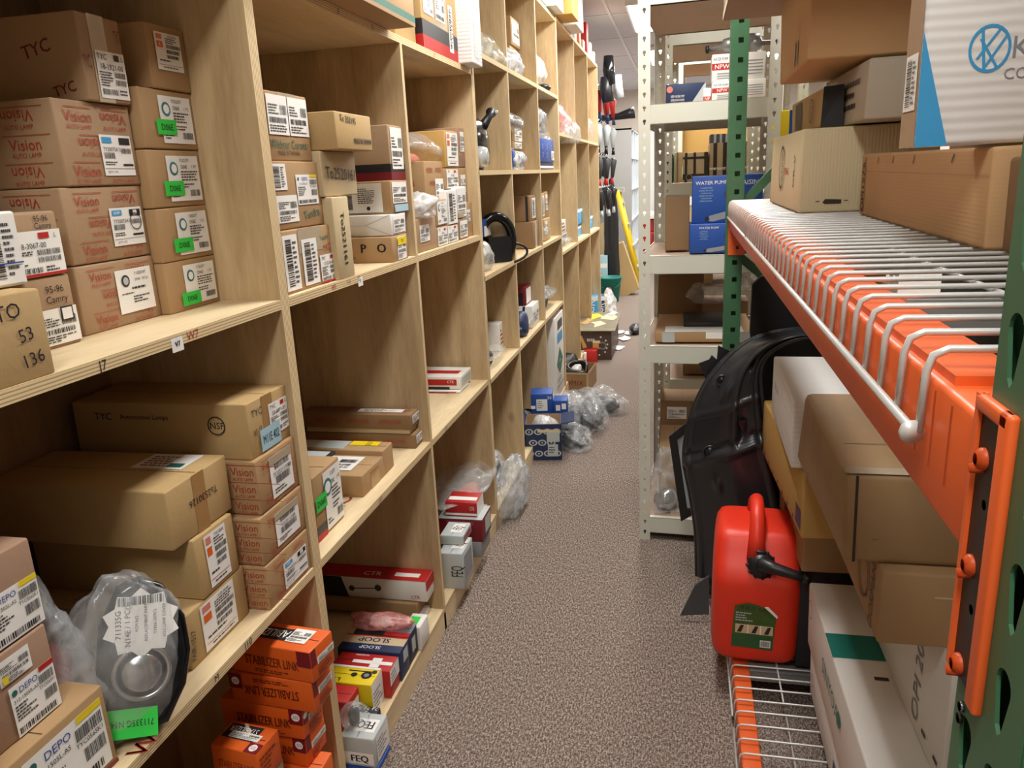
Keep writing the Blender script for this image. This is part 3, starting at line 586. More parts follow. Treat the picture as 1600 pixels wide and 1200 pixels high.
# --- nearest bay, upper shelf
x1 = -.905
z = LB('bottom red-printed lamp carton of the four-box stack, square white label', (135,527), (243,397), 'sand', [VIS('X'), VIS('N'), L_('X', .45,.18,.92,.85, k='msbig')], ZA, x1, .25)
z = LB('second carton up in the tall stack, label circled in black pen', (114,413), (229,289), 'sand', [VIS('X'), VIS('N'), L_('X', .52,.18,.94,.7, k='ty'), ('ring','X',.84,.5,.12,0,'ink')], z, x1-.002, .25)
z = LB('third carton up, white label with checkered marks and a long part number', (105,290), (219,168), 'sand', [VIS('X'), VIS('N'), L_('X', .5,.12,.93,.62, k='ty')], z, x1, .25)
z = LB('topmost large carton with bold maroon three-letter print and shiny tape', (140,161), (229,44), 'sand', [('txt','N',.7,.62,.15,12,('TYC','maroon')), ('txt','N',.35,.72,.13,12,('TYC','maroon')), ('txt','N',.2,.25,.15,12,('TYC','maroon')), ('txt','N',.85,.15,.12,12,('TYC','maroon')), ('txt','X',.1,.45,.15,8,('TYC','maroon',.16)), ('txt','X',.9,.8,.15,8,('TYC','maroon',.16)), ('tape','X',.25,.0,.62,1,'tapec'), L_('X', .3,.05,.97,.6, k='tyc', t='18-1921-00', flag='ink')], z, x1+.008, .26)
MSL = lambda dy=0: [L_('X', .32,.1,.93,.9, k='ms'), ('stk','X',.22,.1+dy,.58,.36+dy,('green','D06E'))]
z = LB('lowest small kraft box of the right column, green sticker low on its label', (262,493), (342,397), 'kraft', MSL(), ZA, -.888, .24)
z = LB('second small kraft box up in the right column, slanted green sticker', (247,408), (332,320), 'kraft', MSL(.06), z, -.888, .24)
z = LB('middle small kraft box of the right column, torn green sticker', (236,321), (324,236), 'kraft', MSL(.1), z, -.888, .24)
z = LB('fourth small kraft box up in the right column, tucked beside the maroon-printed carton', (229,230), (320,150), 'kraft', MSL(.14), z, -.888, .24)
z = LB('topmost kraft box of the right column, white label with an orange square', (240,135), (322,58), 'kraft', [L_('X', .18,.3,.85,.88, k='r')], z, -.885, .22)
z = LB('small carton with a red picture label, marked 95-96 in pen, on the shelf', (60,555), (108,427), 'sand', [('txt','X',.6,.82,.1,0,('95-96','ink')), ('txt','X',.62,.68,.1,0,('Camry','ink')), L_('X', .0,.05,1,.55), ('rect','X',.62,.36,.9,.56,'ink',.003), ('rect','X',.65,.38,.87,.54,'label',.0034), ('txt','X',.76,.46,.1,0,('L','ink')), ('disc','X',.75,.25,.09,0,'red'), ('txt','X',.75,.1,.07,0,('APACHE','red',.4))], ZA, -.884, .2)
p0 = onx((9,380), -.884); LB('upper small carton marked 95-96 Camry in pen above a big part number', (9,440), (86,329), 'sand', [('txt','X',.72,.9,.09,0,('95-96','ink')), ('txt','X',.74,.79,.09,0,('Camry','ink')), ('txt','X',.45,.6,.09,0,('18-3067-00','ink',.8)), L_('X', .0,.02,1,.72, k='tyc', t='18-3067-00', foot=1)], z, -.884, .2) if False else None
q_ = onx((108,427), -.884).z+.001
LB('upper small carton marked 95-96 Camry in pen, big part number on its label', (9,440), (86,329), 'sand', [('txt','X',.72,.9,.09,0,('95-96','ink')), ('txt','X',.74,.79,.09,0,('Camry','ink')), L_('X', .0,.02,1,.72, k='tyc', t='18-3067-00', foot=1)], q_, -.884, .2)
zt = LB('tan carton at the left edge with TO 53 136 handwritten in pen', None, (60,448), 'kraftl', [('txt','X',.72,.8,.17,4,('TO','ink',.3)), ('txt','X',.82,.52,.15,8,('53','ink',.3)), ('txt','X',.84,.24,.15,8,('136','ink',.3))], ZA, None, .2, fb=(85,583), w=.19, jit=.002)
LB('white labelled carton standing on the tan TO 53 136 carton', None, (22,328), 'white', [L_('X', .45,.04,.97,.96, k='v'), ('rect','X',.45,.3,.97,.32,'blue',.003), ('bars','X',.8,.06,.93,.17,'ink')], zt, -.80, .12, fb=(34,440), w=.12)

# --- nearest bay, lower shelf
RL = lambda: [L_('X', .22,.08,.76,.95, k='r')]
zr = LB('lower long carton with an orange R label, resting on the lower shelf', (302,1048), (379,883), 'kraftl', [L_('X', .22,.08,.78,.95, k='r'), ('txt','X',.06,.4,.12,80,('PAIR-1517','ink',.3))], ZB, -.802, .33)
zr2 = LB('upper long carton with an orange R label, under the big plain carton', (317,934), (362,800), 'kraftl', RL(), zr, -.80, .33)
LB('big tan carton with Ta2530126 handwritten upside down', (273,862), (351,711), 'kraftl', [('txt','X',.55,.55,.12,180,('Ta2530126','ink',.7)), ('tape','X',.4,0,.6,1), ('rect','T',.62,.55,.9,.95,'label',.001), ('lines','T',.65,.6,.88,.9,(5,'mauve')), ('rect','T',.8,.6,.88,.7,'dgreen',.0016)], zr2, None, .36)
zv = LB('lowest red-printed lamp carton of the right stack, on the lower shelf', (424,955), (481,823), 'kraft', [VIS('X',2,3), ('rep','N',.74,.02,1,.98,('Vision','vred',(1,3),.15,0)), L_('X', .35,.12,.9,.72, k='ty')], ZB, -.764, .2)
zv = LB('middle red-printed lamp carton of the right stack, torn barcode label', (414,880), (473,755), 'kraft', [VIS('X',2,3), ('rep','N',.74,.02,1,.98,('Vision','vred',(1,3),.15,0)), L_('X', .3,.15,.85,.85, k='to')], zv, -.765, .2)
zv = LB('upper red-printed lamp carton of the right stack, crinkled tape over the label', (408,800), (463,678), 'kraft', [VIS('X',2,3), ('rep','N',.74,.02,1,.98,('Vision','vred',(1,3),.15,0)), L_('X', .3,.12,.85,.9, k='to')], zv, -.767, .2)
LB('wide carton with a light blue sticker on top of the lamp stack', (395,720), (453,595), 'kraftl', [('txt','X',.22,.78,.13,0,('TYC','navy',.3)), ('txt','N',.18,.75,.13,0,('TYC','navy',.12)), ('txt','N',.42,.75,.09,0,('Automotive Lamps','ink',.28)), ('ring','N',.83,.62,.17,0,'ink'), ('txt','N',.83,.62,.12,0,('NSF','ink',.08)), ('txt','X',.2,.45,.1,10,('07-12','ink',.2)), ('tape','X',.35,0,.62,1), L_('X', .5,.2,.98,.8, k='tyc', t='20-6871-01'), ('stk','X',.22,.04,.72,.44,('skyl','M11E 402'))], zv, None, .37)
p = onz((185,1188), ZB)
zd = LB('lowest lamp carton at the left edge, yellow-topped white label', None, (160,1068), 'kraft', [L_('X', .3,.1,.95,.9, k='depo'), ('rect','X',.0,0,1,.05,'dred')], ZB, p.x, .3, fb=(185,1188), w=.42)
zd = LB('middle lamp carton at the left edge with a yellow warning label and red flag', None, (72,972), 'pink', [L_('X', .55,.02,.98,.6, k='depo', t='312-1505R-AS', flag='red'), L_('X', .5,.66,.8,.93), ('rect','X',.52,.68,.57,.76,'yellow',.003)], zd, None, .28, fb=(102,1095), w=.3)
LB('topmost lamp carton at the left edge, yellow flag on its white label', None, (45,838), 'pink', [L_('X', .5,.02,.98,.6, k='depo')], zd, -.81, .28, fb=(72,970), w=.3)
# bagged lamp and grey bag in front of the R cartons
def fog_lamp():
    a, b = onz((245,1150), ZB), onx((240,905), -.765); c = onz((238,1140), ZB)
    t = thing('fog_lamp', 'black teardrop fog lamp in a clear bag with a star-shaped white label', 'fog lamp', (c.x-.01, c.y-.01, ZB+.002), 0); t.rotation_euler = (math.radians(-20), math.radians(9), math.radians(40)); t.scale = (1.03, 1.03, 1.03)
    hh = .235
    out = [(.0,0),(.035,.01),(.06,.06),(.068,.11),(.06,.16),(.03,.21),(.0,.225),(-.03,.215),(-.055,.16),(-.06,.09),(-.045,.03)]
    q = MB(); q.loft([[Vector((x*s, yy, .0+(z_-.11)*s+.11)) for x, z_ in out] for yy, s in ((.03,.8),(.02,.97),(-.01,1),(-.018,.96),(-.02,.85))], BPG); q.build('lamp_bezel', t)
    q = MB(); q.tube([(0,-.018,.09),(0,-.03,.09)], .036, BPG, 28); q.tube([(0.036*math.cos(a),-.03,.09+.036*math.sin(a)) for a in [i*math.pi/14 for i in range(28)]], .004, SILV, 8, True); q.build('lamp_ring', t)
    q = MB(); q.tube([(0,-.03,.09),(0,-.036,.09)], [.03,.024], SILV, 24); q.build('lamp_lens', t)
    q = MB(); f = Fr((-.05,-.034,.12),(.05,-.034,.12),(.05,-.03,.2),(-.05,-.03,.2)); pts = []
    for i in range(20):
        a = 2*math.pi*i/20; r = .052 if i % 2 else .042; pts.append((.05+r*math.cos(a), .04+r*math.sin(a)*.95))
    q.poly(f, pts, K['label'], .001)
    for i, s in enumerate(['711335G','N14E / 1 PC(S)','PCM NO.','REPLACEMENT PART','TYKN-1079CL','FOG LAMP COVER']): q.text(f, s, .02+.012*i, .04, .0075 if i < 2 else .004, K['ink'], 90, .002, maxw=.062)
    q.bars(f, .02,.066,.08,.078, K['ink'], .002); q.build('label', t)
    q = MB(); f = Fr((-.05,-.03,.005),(.02,-.03,-.0),(.02,-.028,.04),(-.05,-.028,.045)); q.rect(f, .0,.0,.07,.04, K['green'], .001); q.text(f, '711335G N14E', .035,.02,.009, K['ink'], 180, .002, maxw=.06); q.build('sticker', t)
    mb = bagmesh(.085, .055, .14, FILM, 3, .16, 0, 4, .2); o = mb.build('plastic_bag', loc=(c.x-.03, c.y+.01, ZB+.002), rot=(0, 0, math.radians(55))); tag(o, 'clear bag wrapped around the black fog lamp with the star label', 'bag')
fog_lamp()
pb = onz((120,1100), ZB)
bag('big grey plastic bag of parts between the lamp cartons and the fog lamp', (-.925, .80, ZB+.001), (.10, .08, .125), FILMG, 11, .3, .45, sub=5)
lump('red part showing through the big grey bag', 'tail_lamp', 'lamp', (-.90, .785, ZB+.09), (.05,.05,.04), K['red'], 4)
lump('dark moulded part inside the big grey bag', 'lamp_housing', 'part', (-.87, .81, ZB+.01), (.07,.05,.04), BP, 5)

# --- nearest bay, floor: orange boxes
def OB(label, B, z, rz, flip=0, w=.187, d=.077, h=.0695):
    """box 187 x 77 mm whose near right bottom corner sits at pixel B seen at height z"""
    dc = [('txt','N',.52 if not flip else .5,.5,.3,180 if flip else 0,('STABILIZER LINK','dorange',.66,.0004)), ('lines','N',.3,.1 if not flip else .78,.82,.24 if not flip else .92,(2,'dorange')), ('rect','N',.84 if not flip else 0,.5,1 if not flip else .16,1,'dred',.0012), ('disc','N',.92 if not flip else .08,.75,.13,0,'label'), ('txt','N',.92 if not flip else .08,.75,.1,0,('555','dred',.06)),
         ('rect','T',.1,.3,.75,.8,'ink'), ('txt','T',.44,.55,.3,180 if not flip else 0,('STABILIZER','label',.55)), ('rect','X',.0,.5,.22,1,'dred',.0012), ('disc','X',.11,.76,.1,0,'label'), ('lines','X',.25,.08,.9,.35,(3,'dorange')), L_('X',.25,.45,.98,.68), L_('T',.62,.28,.86,.85)]
    p = onz(B, z); R_ = Matrix.Rotation(rz, 3, 'Z'); c = p + R_ @ Vector((-w/2, d/2, 0))
    return carton(label, c.x-w/2, c.x+w/2, c.y-d/2, c.y+d/2, z, z+h, 'orange', dc, name='stabilizer_link_box', group='orange stabilizer link boxes', jit=.002, rz=rz)
oh = .0715
for lb, B, k, rz, fl in (('topmost orange stabilizer link box of the stack, maroon corner patch upright', (491,1069), 6, -.10, 0), ('second orange stabilizer link box down, printed upside down', (492,1116), 5, -.06, 1), ('third orange stabilizer link box down the stack, set back to the left', (476,1158), 4, -.06, 0), ('fourth orange stabilizer link box down, under the set-back one', (481,1200), 3, -.1, 0)):
    OB(lb, B, ZF+.001+oh*k, rz, fl)
for k in (2, 1, 0): carton('orange stabilizer link box at the bottom of the picture, %s from the shelf board' % ('lowest','second','third')[k], -.90, -.712, 1.16, 1.237, ZF+.001+oh*k, ZF+oh*(k+1)-.001, 'orange', [('txt','N',.5,.5,.3,0,('STABILIZER LINK','dorange',.66))], name='stabilizer_link_box', group='orange stabilizer link boxes')
z5 = ZF+.001+oh*5; p = onz((405,1176), z5)
carton('orange stabilizer link box in front of the stack with a torn white top label', p.x-.105, p.x, p.y, p.y+.07, z5-.0695, z5, 'orange', [('rect','T',.05,.35,.75,.9,'ink'), ('txt','T',.4,.7,.2,180,('STABILIZER','label',.6)), ('rect','T',.72,.0,1,.35,'dred'), ('disc','T',.86,.18,.12,0,'label'), ('txt','T',.86,.18,.1,0,('555','dred',.1)), L_('T',.2,.38,.85,.62), ('poly','T',0,0,0,0,('tan2',[(.28,.95),(.36,.95),(.7,.5),(.58,.5)])), ('txt','N',.55,.5,.22,0,('STABILIZER LINK','dorange',.8)), ('lines','X',.1,.2,.9,.8,(4,'dorange')), ('rect','X',.05,0,.3,.1,'dred')], name='stabilizer_link_box', group='orange stabilizer link boxes', rz=-.09, jit=.002)
carton('plain tan carton propping up the front orange box', p.x-.11, p.x-.002, p.y+.0, p.y+.075, ZF+.001, z5-.0705, 'sand', [], rz=-.09)
carton('pale carton at the bottom edge of the picture below the lower shelf', -.98, -.76, .84, 1.0, ZF, .36, 'tan', [('seam','T',0,0,0,0)] if False else [])

# --- second bay, upper shelf
z = LB('large carton low at the left of the second bay, three white labels and TYC print', (448,463), (520,349), 'kraft', [L_('X',.02,.05,.27,.93,k='v'), L_('X',.34,.06,.62,.82,k='v'), L_('X',.66,.02,.98,.5,k='tyc',t='17-5191-01',foot=1), ('txt','X',.82,.62,.11,8,('TYC','vred',.22)), ('tape','X',.3,.6,.75,1,'tapec'), ('txt','X',.78,.8,.08,6,('Tundra','dgreen',.2))], ZA, -.775, .3)
z = LB('middle carton marked Tundra in green pen, second bay', (433,358), (497,253), 'kraft', [L_('X',.0,.58,.28,.96,k='v'), L_('X',.04,.1,.44,.5), L_('X',.46,.34,.9,.8,k='depo'), ('txt','X',.72,.2,.13,6,('Tundra','dgreen',.42))], z, -.785, .3)
z = LB('top carton marked in green marker under two white labels, second bay', (424,249), (478,152), 'kraft', [L_('X',.02,.38,.48,.95), L_('X',.5,.38,.97,.95), ('txt','X',.45,.25,.13,0,('Wildmar Corona','dgreen',.85)), ('txt','X',.42,.12,.07,0,('MADE IN TAIWAN','ink',.5)), ('tape','X',.3,.9,.7,1,'tapec')], z, -.79, .3)
z = LB('tall narrow carton with To2521161 written down its face', (531,436), (544,306), 'tan', [('txt','X',.5,.5,.10,-90,('To2521161','ink',3.4,.0006))], ZA, -.762, .2)
z_ = LB('square tan carton with To2520161 written across it', (506,306), (553.6,238), 'tan', [('txt','X',.52,.5,.26,-3,('To2520161','ink',.9))], z, -.775, .24)
LB('top overhanging tan carton marked made in Taiwan', (528,233), (578,182), 'kraftl', [('txt','X',.33,.82,.17,-3,('To 252195','ink',.6,.0004)), ('txt','X',.7,.26,.15,0,('MADE IN TAIWAN','ink',.5,.0004))], z_, -.735, .27)
z = LB('lowest carton right in the second bay, spaced black letters and a yellow tag', (615,412), (636,364), 'kraft', [('txt','N',.12,.58,.3,0,('D','ink')), ('txt','N',.34,.58,.3,0,('E','ink')), ('txt','N',.68,.58,.34,0,('P','ink',.3,.0012)), ('txt','N',.88,.58,.34,0,('O','ink',.3,.0012)), ('txt','N',.5,.2,.08,0,('AUTO LAMPS','ink',.7)), L_('X',.3,.05,.85,.95,k='std'), ('stk','X',.3,.62,.85,.92,('yellow','TYC'))], ZA, -.765, .26)
z = LB('white carton above the lowest one, envelope-fold end', (613,369), (633,331.5), 'white', [L_('X',.1,.1,.9,.9), ('poly','N',0,0,0,0,('lgrey',[(.72,.5),(1,.98),(.985,.99),(.71,.515),(0,.515),(0,.5)])), ('poly','N',0,0,0,0,('lgrey',[(.72,.5),(1,.02),(.985,.01),(.71,.49)]))], z, -.768, .26)
z = LB('kraft carton with a huge barcode label on its near side', (614,330), (636,281), 'kraft', [L_('N',.1,.06,.9,.94,k='big'), L_('X',.05,.3,.9,.95), ('stk','X',.1,.04,.9,.26,('skyl',''))], z, -.768, .26)
LB('tall tan box with black and maroon bottom bands', (612,279), (628,198), 'sand', [('rect','N',0,0,1,.15,'maroon'), ('rect','N',0,.15,1,.3,'ink'), ('rect','X',0,0,1,.15,'maroon'), ('rect','X',0,.15,1,.3,'ink'), L_('X',.1,.2,.9,.96,k='std')], z, -.772, .26)
# --- second bay, lower shelf
LB('kraft box with a green sticker beside the divider, low left of the second bay', (496,829), (529,713), 'kraft', [L_('X',.35,.05,.98,.95,k='ms'), ('stk','X',.02,.45,.4,.68,('green','D06E')), ('rect','X',0,.1,.34,.22,'dgrey'), ('rect','X',0,0,.34,.1,'red')], ZB, -.80, .26)
LB('open-topped kraft carton with tape on its end, in front of the flat cartons', (569,784), (600,711), 'kraft', [('tape','X',.35,.0,.72,.8), L_('T',.1,.2,.8,.85), ('lines','T',.1,.3,.5,.7,(3,'ink'))], ZB, -.80, .22)
LB('kraft carton with an orange and black strip on top', (602,752), (613,690), 'kraft', [('rect','T',.62,.5,.9,.95,'yellow',.001), ('txt','T',.8,.7,.2,90,('557','ink',.2)), ('rect','T',.1,.1,.6,.9,'lgrey',.0008)], ZB, -.80, .3)
k_ = onz((500,640), ZB+.135)
zz = LB('lower long flat carton with faded red Apache print', (651,711), (667,661), 'kraftd', [('rep','N',.1,.1,.95,.9,('APACHE','vred',(3,1),.3,0)), L_('X',.1,.3,.95,.9)], ZB, -.785, .36)
zz2 = carton('flat manila-coloured carton pinched between the two long flat cartons', -1.14, -.80, onx((651,711),-.785).y, onx((667,661),-.785).y-.01, zz, zz+.018, 'tan', []); zz += .019
LB('upper long flat carton with dashed red print and a white top label', (644,677), (663,629), 'kraftd', [('rep','N',.1,.1,.95,.9,('APACHE','vred',(3,1),.3,0)), ('rect','T',.5,.3,.9,.7,'label',.001), ('lines','T',.55,.35,.85,.65,(4,'dgrey')), L_('X',.1,.3,.95,.9)]+[('rect','T',.05+.16*i,.15+.22*j,.15+.16*i,.19+.22*j,'mauve',.0006) for i in range(6) for j in range(4)], zz, -.79, .36)
carton('black glossy booklet with a teal stripe lying on the kraft carton', -1.03, -.84, 1.53, 1.66, ZB+.137, ZB+.143, 'black', [('rect','T',.05,.1,.95,.95,'lgrey',.0008), ('rect','T',.6,.1,.8,.3,'teal',.0012), ('txt','T',.5,.6,.2,0,('Replacement Part','ink',.7))], name='booklet', cat='booklet', faces='plain')
# --- second bay, floor shelf
z = ZF
carton('small white box under the brown flat carton', -1.0, -.80, 2.05, 2.12, ZF+.001, .104, 'white', [], faces='plain')
carton('brown flat carton below the red stabilizer box', -1.16, -.815, 2.045, 2.13, .105, .150, 'kraftd', [])
carton('long red white and black box picturing a stabilizer link', -1.165, -.785, 2.06, 2.136, .151, .222, 'white', [('rect','T',0,0,1,1,'red',.0008), ('poly','N',0,0,0,0,('ink',[(0,0),(.3,0),(.24,1),(0,1)])), ('txt','N',.9,.22,.16,0,('CTR','red',.12)), ('txt','T',.5,.4,.3,0,('CTR','label',.2)), ('rect','T',.7,.3,.92,.6,'label',.0012), ('poly','N',0,0,0,0,('dgrey',[(.34,.42),(.56,.5),(.56,.55),(.34,.47)])), ('disc','N',.33,.45,.14,0,'dgrey'), ('disc','N',.57,.55,.16,0,'dgrey'), ('rect','X',0,.5,1,1,'red')], name='product_box')
def FX(label, nt, ft, z1, D, body, decs=(), z0=ZF+.001, x=None, y=None, **k):
    """floor-shelf box from the near-right and far-right corners of its top at height z1"""
    a, b = onz(nt, z1), onz(ft, z1); X = (a.x+b.x)/2 if x is None else x; y0, y1 = (a.y, b.y) if y is None else y
    return carton(label, X-D, X, y0, y1-.001, z0, z1, body, decs, name='product_box', **k)
FX('white box with a green corner patch on the floor shelf', (649,1000), (668,969), .158, .05, 'white', [('rect','T',.1,.2,.7,.75,'green')], x=-.757, y=(1.907,1.985))
FX('black chassis parts box with a grey top and red writing', (640,1010), (648,972), .172, .17, 'navy', [('rect','T',0,0,1,1,'grey'), ('rect','T',0,0,.55,.3,'ink',.0013), ('rect','T',.55,.0,1,.28,'red',.0013), ('txt','T',.27,.15,.15,180,('CHASSIS PARTS','label',.5)), ('rect','N',0,0,1,1,'ink'), ('rect','X',.1,.1,.9,.9,'ink'), ('rect','X',.3,.3,.7,.8,'lgrey',.0014), ('poly','T',0,0,0,0,('label',[(.2,.8),(.6,.5),(.85,.75),(.84,.7),(.6,.46),(.2,.76)]))], x=-.766, y=(1.832,1.905))
FX('dark blue box with gold trim and the word SLOOP', (632,1021), (637,996), .173, .19, 'navy', [('rect','T',0,.42,1,1,'tan2'), ('txt','T',.5,.7,.3,180,('SLOOP','navy',.7,.0008)), ('txt','T',.5,.2,.2,180,('SLOOP','label',.5,.0004)), ('rect','T',0,.92,1,1,'red',.0014), ('rect','X',.3,.5,.8,.9,'lgrey')], x=-.764, y=(1.757,1.829))
FX('red box with a white cross shape on top', (606,1058), (621,1023), .165, .17, 'red', [('rect','T',.3,.35,.98,.55,'label'), ('rect','T',.62,.15,.78,.75,'label'), ('rect','X',.0,.45,1,1,'label'), ('lines','X',.1,.5,.9,.9,(3,'grey')), ('txt','T',.4,.85,.1,0,('PREMIUM','label',.4))], x=-.768, y=(1.683,1.754))
FX('bright yellow box picturing small joints', (580,1066), (598,1037), .176, .14, 'yellow', [('disc','T',.55,.5,.12,0,'ink'), ('disc','T',.8,.52,.2,0,'ink'), ('disc','T',.8,.52,.1,0,'grey'), ('rect','T',.4,.7,.95,.76,'ink'), ('disc','T',.92,.74,.1,0,'dgrey'), ('txt','T',.25,.15,.2,180,('LTI','ink',.3,.0006)), ('rect','X',0,0,1,1,'label'), ('lines','X',.1,.1,.9,.7,(5,'grey')), ('rect','T',0,.88,1,1,'label')], x=-.788, y=(1.607,1.68))
FX('plain red box in front of the yellow one', (550,1096), (570,1063), .172, .1, 'red', [('rect','X',.1,.1,.9,.8,'label'), ('lines','X',.2,.2,.8,.7,(4,'grey'))], x=-.822, y=(1.535,1.604))
FX('small black box with white letter pattern', (598,1112), (601,1095), .115, .09, 'ink', [('rep','T',.0,.0,1,1,('Fc','label',(4,3),.22,0)), ('rect','X',0,0,.3,1,'label')], x=-.765, y=(1.545,1.604))
FX('grey-green FEQ box at the front of the floor shelf', (586,1156), (606,1115), .178, .085, 'lgrey', [('txt','N',.52,.3,.22,0,('FEQ','ink',.6,.0008)), ('rect','N',.05,.1,.95,.5,'label',.0007), ('rect','T',.25,.25,.9,.75,'label',.0007), ('txt','T',.57,.5,.28,180,('FEQ','ink',.5,.0008)), ('rect','X',.15,.1,.95,.9,'label'), ('lines','X',.2,.2,.85,.8,(5,'grey'))], z0=ZF+.016, x=-.702, y=(1.415,1.505))
carton('small blue box under the grey-green FEQ box', -.82, -.70, 1.40, 1.50, ZF+.001, ZF+.0155, 'blue', [('txt','N',.3,.5,.6,0,('MOOG','label',.4))], name='product_box')
carton('small white striped box behind the small black one', -.86, -.775, 1.607, 1.66, ZF+.001, ZF+.02, 'label', [], name='product_box') if False else None
pb = onx((545,1120), -.79)
lump('short black ball joint in the small clear bag', 'ball_joint', 'car part', (-.765, 1.452, .186), (.014,.014,.03), BP, 3)
bag('small clear bag holding a ball joint, leaning on the grey-green FEQ box', (-.765, 1.452, .18), (.034,.03,.038), FILM, 21, .2)
p = onx((620,960), -.83); bag('red mesh bag of small parts on the boxes of the floor shelf', (-.86, 1.87, .174), (.085,.035,.026), FILMR, 31, .4)
lump('knotted white lining of the red mesh bag', 'paper_wrap', 'paper', (-.87, 1.885, .176), (.04,.03,.015), K['white'], 6)
carton('small tan box at the back corner of the floor shelf in the second bay', -1.14, -1.0, 1.4, 1.5, ZF, .2, 'tan', [])

# --- third bay, upper shelf
x3 = -.775
z = LB('carton with a green and white label at the lower left of the third bay', (653,396), (680,337), 'sand', [L_('X',.15,.3,.62,.8,tc='dgreen',t='ACTIV')], ZA, x3, .3)
LB('tall white strip-labelled carton at the lower left of the third bay', (680,388), (683,336), 'white', [L_('X',.1,.05,.9,.95,k='v')], ZA, x3+.004, .1) if False else None
z2 = LB('carton with red upside-down print above the white bubble bag', (666,308), (691,252), 'kraft', [('rep','X',.0,.05,.95,.95,('NIIDA','vred',(2,3),.12,180)), ('rep','N',.0,.05,.95,.95,('NIIDA','vred',(2,3),.12,180)), L_('X',.5,.08,.95,.6), ('stk','X',.68,.03,.97,.22,('yellow',''))], z+.03, -.80, .28)
bag('white bubble-wrap bag in front of the red-printed carton', (-.80, 2.29, z), (.06,.075,.045), FILMW, 41, .3)
zb = LB('lower small labelled box, second from the left in the bottom row', (684,388), (698.5,352), 'kraft', [L_('X',.05,.05,.95,.95,k='tyc',t='19-5111')], ZA, x3, .2)
LB('labelled box with an oval mark standing on the small bottom-row box', (682,352), (697,311), 'kraft', [L_('X',.1,.08,.95,.95,k='ms')], zb, x3, .2)
zc = LB('small labelled box in the middle of the bottom row', (700,384), (714.5,349), 'kraft', [L_('X',.03,.05,.97,.95,k='tyc',t='12-5079')], ZA, x3, .2)
LB('tall white carton with black writing, third bay', (699,349), (712.5,296), 'white', [L_('X',.1,.02,.9,.98,k='v')], zc, x3, .2)
zd_ = LB('small dark-edged box at the right of the bottom row', (716,377), (730.5,339), 'kraftd', [L_('X',.2,.1,.9,.9,k='std')], ZA, x3, .2)
LB('tall white taped carton right of the black-lettered one', (714,340), (727.5,291), 'white', [L_('X',.1,.05,.9,.95,k='std'), ('stk','X',.1,.02,.6,.2,('tapec',''))], zd_, x3, .2)
ze = LB('lowest kraft box of the right column in the third bay', (730,370), (740,315), 'kraft', [L_('X',.05,.45,.6,.8)], ZA, -.785, .25)
ze = LB('middle kraft box of the right column, slanted label', (717,316), (739,262), 'kraft', [L_('X',.3,.3,.8,.8)], ze, -.80, .25)
LB('dark kraft box on top of the right column', (716,261), (738,203), 'pink', [L_('X',.35,.4,.85,.9)], ze, -.80, .25)
zf = LB('small box with a checkered TYC label under the amber one', (697,297), (715,262), 'kraft', [L_('X',.02,.05,.98,.95,k='tyc',t='19-5208')], z+.065, -.80, .2) if False else None
LB('small box with a checkered label in the middle of the third bay', (698,295), (715,263), 'kraft', [L_('X',.02,.05,.98,.95,k='tyc',t='19-5208')], onx((699,296),-.79).z, -.79, .2)
LB('amber carton with a tall white label behind the clear bag', (697,261), (714,206), 'amber', [L_('X',.1,.05,.95,.95,k='r'), ('txt','T',.4,.4,.3,0,('TYC','ink',.4))], onx((699,262),-.79).z, -.79, .26)
p = onx((675,255), -.80)
Lbag('clear bag with a black and red lamp on top of the red-printed carton', (640,254), (708,208), -.80, .2, FILM, 51, amp=.2)
lump('black finned lamp housing inside the clear bag', 'lamp_housing', 'lamp', (-.92, p.y-.09, p.z-.0), (.07,.09,.032), BP, 8)
lump('red lens inside the clear bag on the third bay shelf', 'tail_lamp', 'lamp', (-.90, p.y+.03, p.z-.0), (.05,.05,.022), K['pinkp'], 9)
# --- third bay, lower shelf
CT_ = [('rect','N',0,.32,.93,.78,'red'), ('txt','N',.82,.6,.2,0,('CTR','label',.12)), ('rect','N',.35,0,.8,.2,'ink'), ('rect','T',.0,.3,.9,.6,'red'), ('rect','X',.1,.2,.9,.8,'lgrey')]
z = LB('lower of two red and white CTR boxes on the third bay shelf', (719,620), (733,597), 'white', CT_, ZB, -.82, .22, name='product_box')
LB('upper of two red and white CTR boxes on the third bay shelf', (720,601), (736,573), 'white', CT_, z, -.82, .22, name='product_box')
LB('small orange box behind the two CTR boxes', (737,609), (748,578), 'orange', [L_('X',.1,.1,.9,.5)], ZB, -.82, .2, name='product_box')
# --- third bay, floor shelf
z = FB('lower grey-green FEQ box of the pair in the third bay', (688,910), (722,866), 2.27, .13, 'lgrey', [('txt','N',.75,.5,.32,90,('FEQ','ink',.5)), ('rect','T',.4,.3,.9,.8,'label',.0007), ('txt','T',.65,.55,.3,70,('FEQ','ink',.4)), ('rect','X',.15,.2,.85,.85,'grey')], ZF, name='product_box')
z = FB('upper grey-green FEQ box of the pair in the third bay', (688,850), (723,838), 2.33, .11, 'lgrey', [('rect','T',.35,.25,.85,.85,'label',.0007), ('txt','T',.6,.55,.3,70,('FEQ','ink',.4)), ('rect','X',.1,.2,.9,.8,'mauve')], z, name='product_box')
z = FB('blue-grey box under the dark red one in the third bay', (727,878), (752,848), 2.5, .13, 'grey', [('rect','N',.0,.2,.3,.9,'label'), ('txt','N',.15,.5,.3,0,('Q','ink'))], ZF, name='product_box')
z = FB('dark red box with a silver top edge in the third bay', (687,849), (753,813), 2.5, .13, 'maroon', [('rect','T',0,0,1,1,'lgrey',.0007), ('rect','N',.2,.75,.8,.92,'mauve'), ('rect','X',.3,.2,.9,.9,'lgrey')], z, name='product_box')
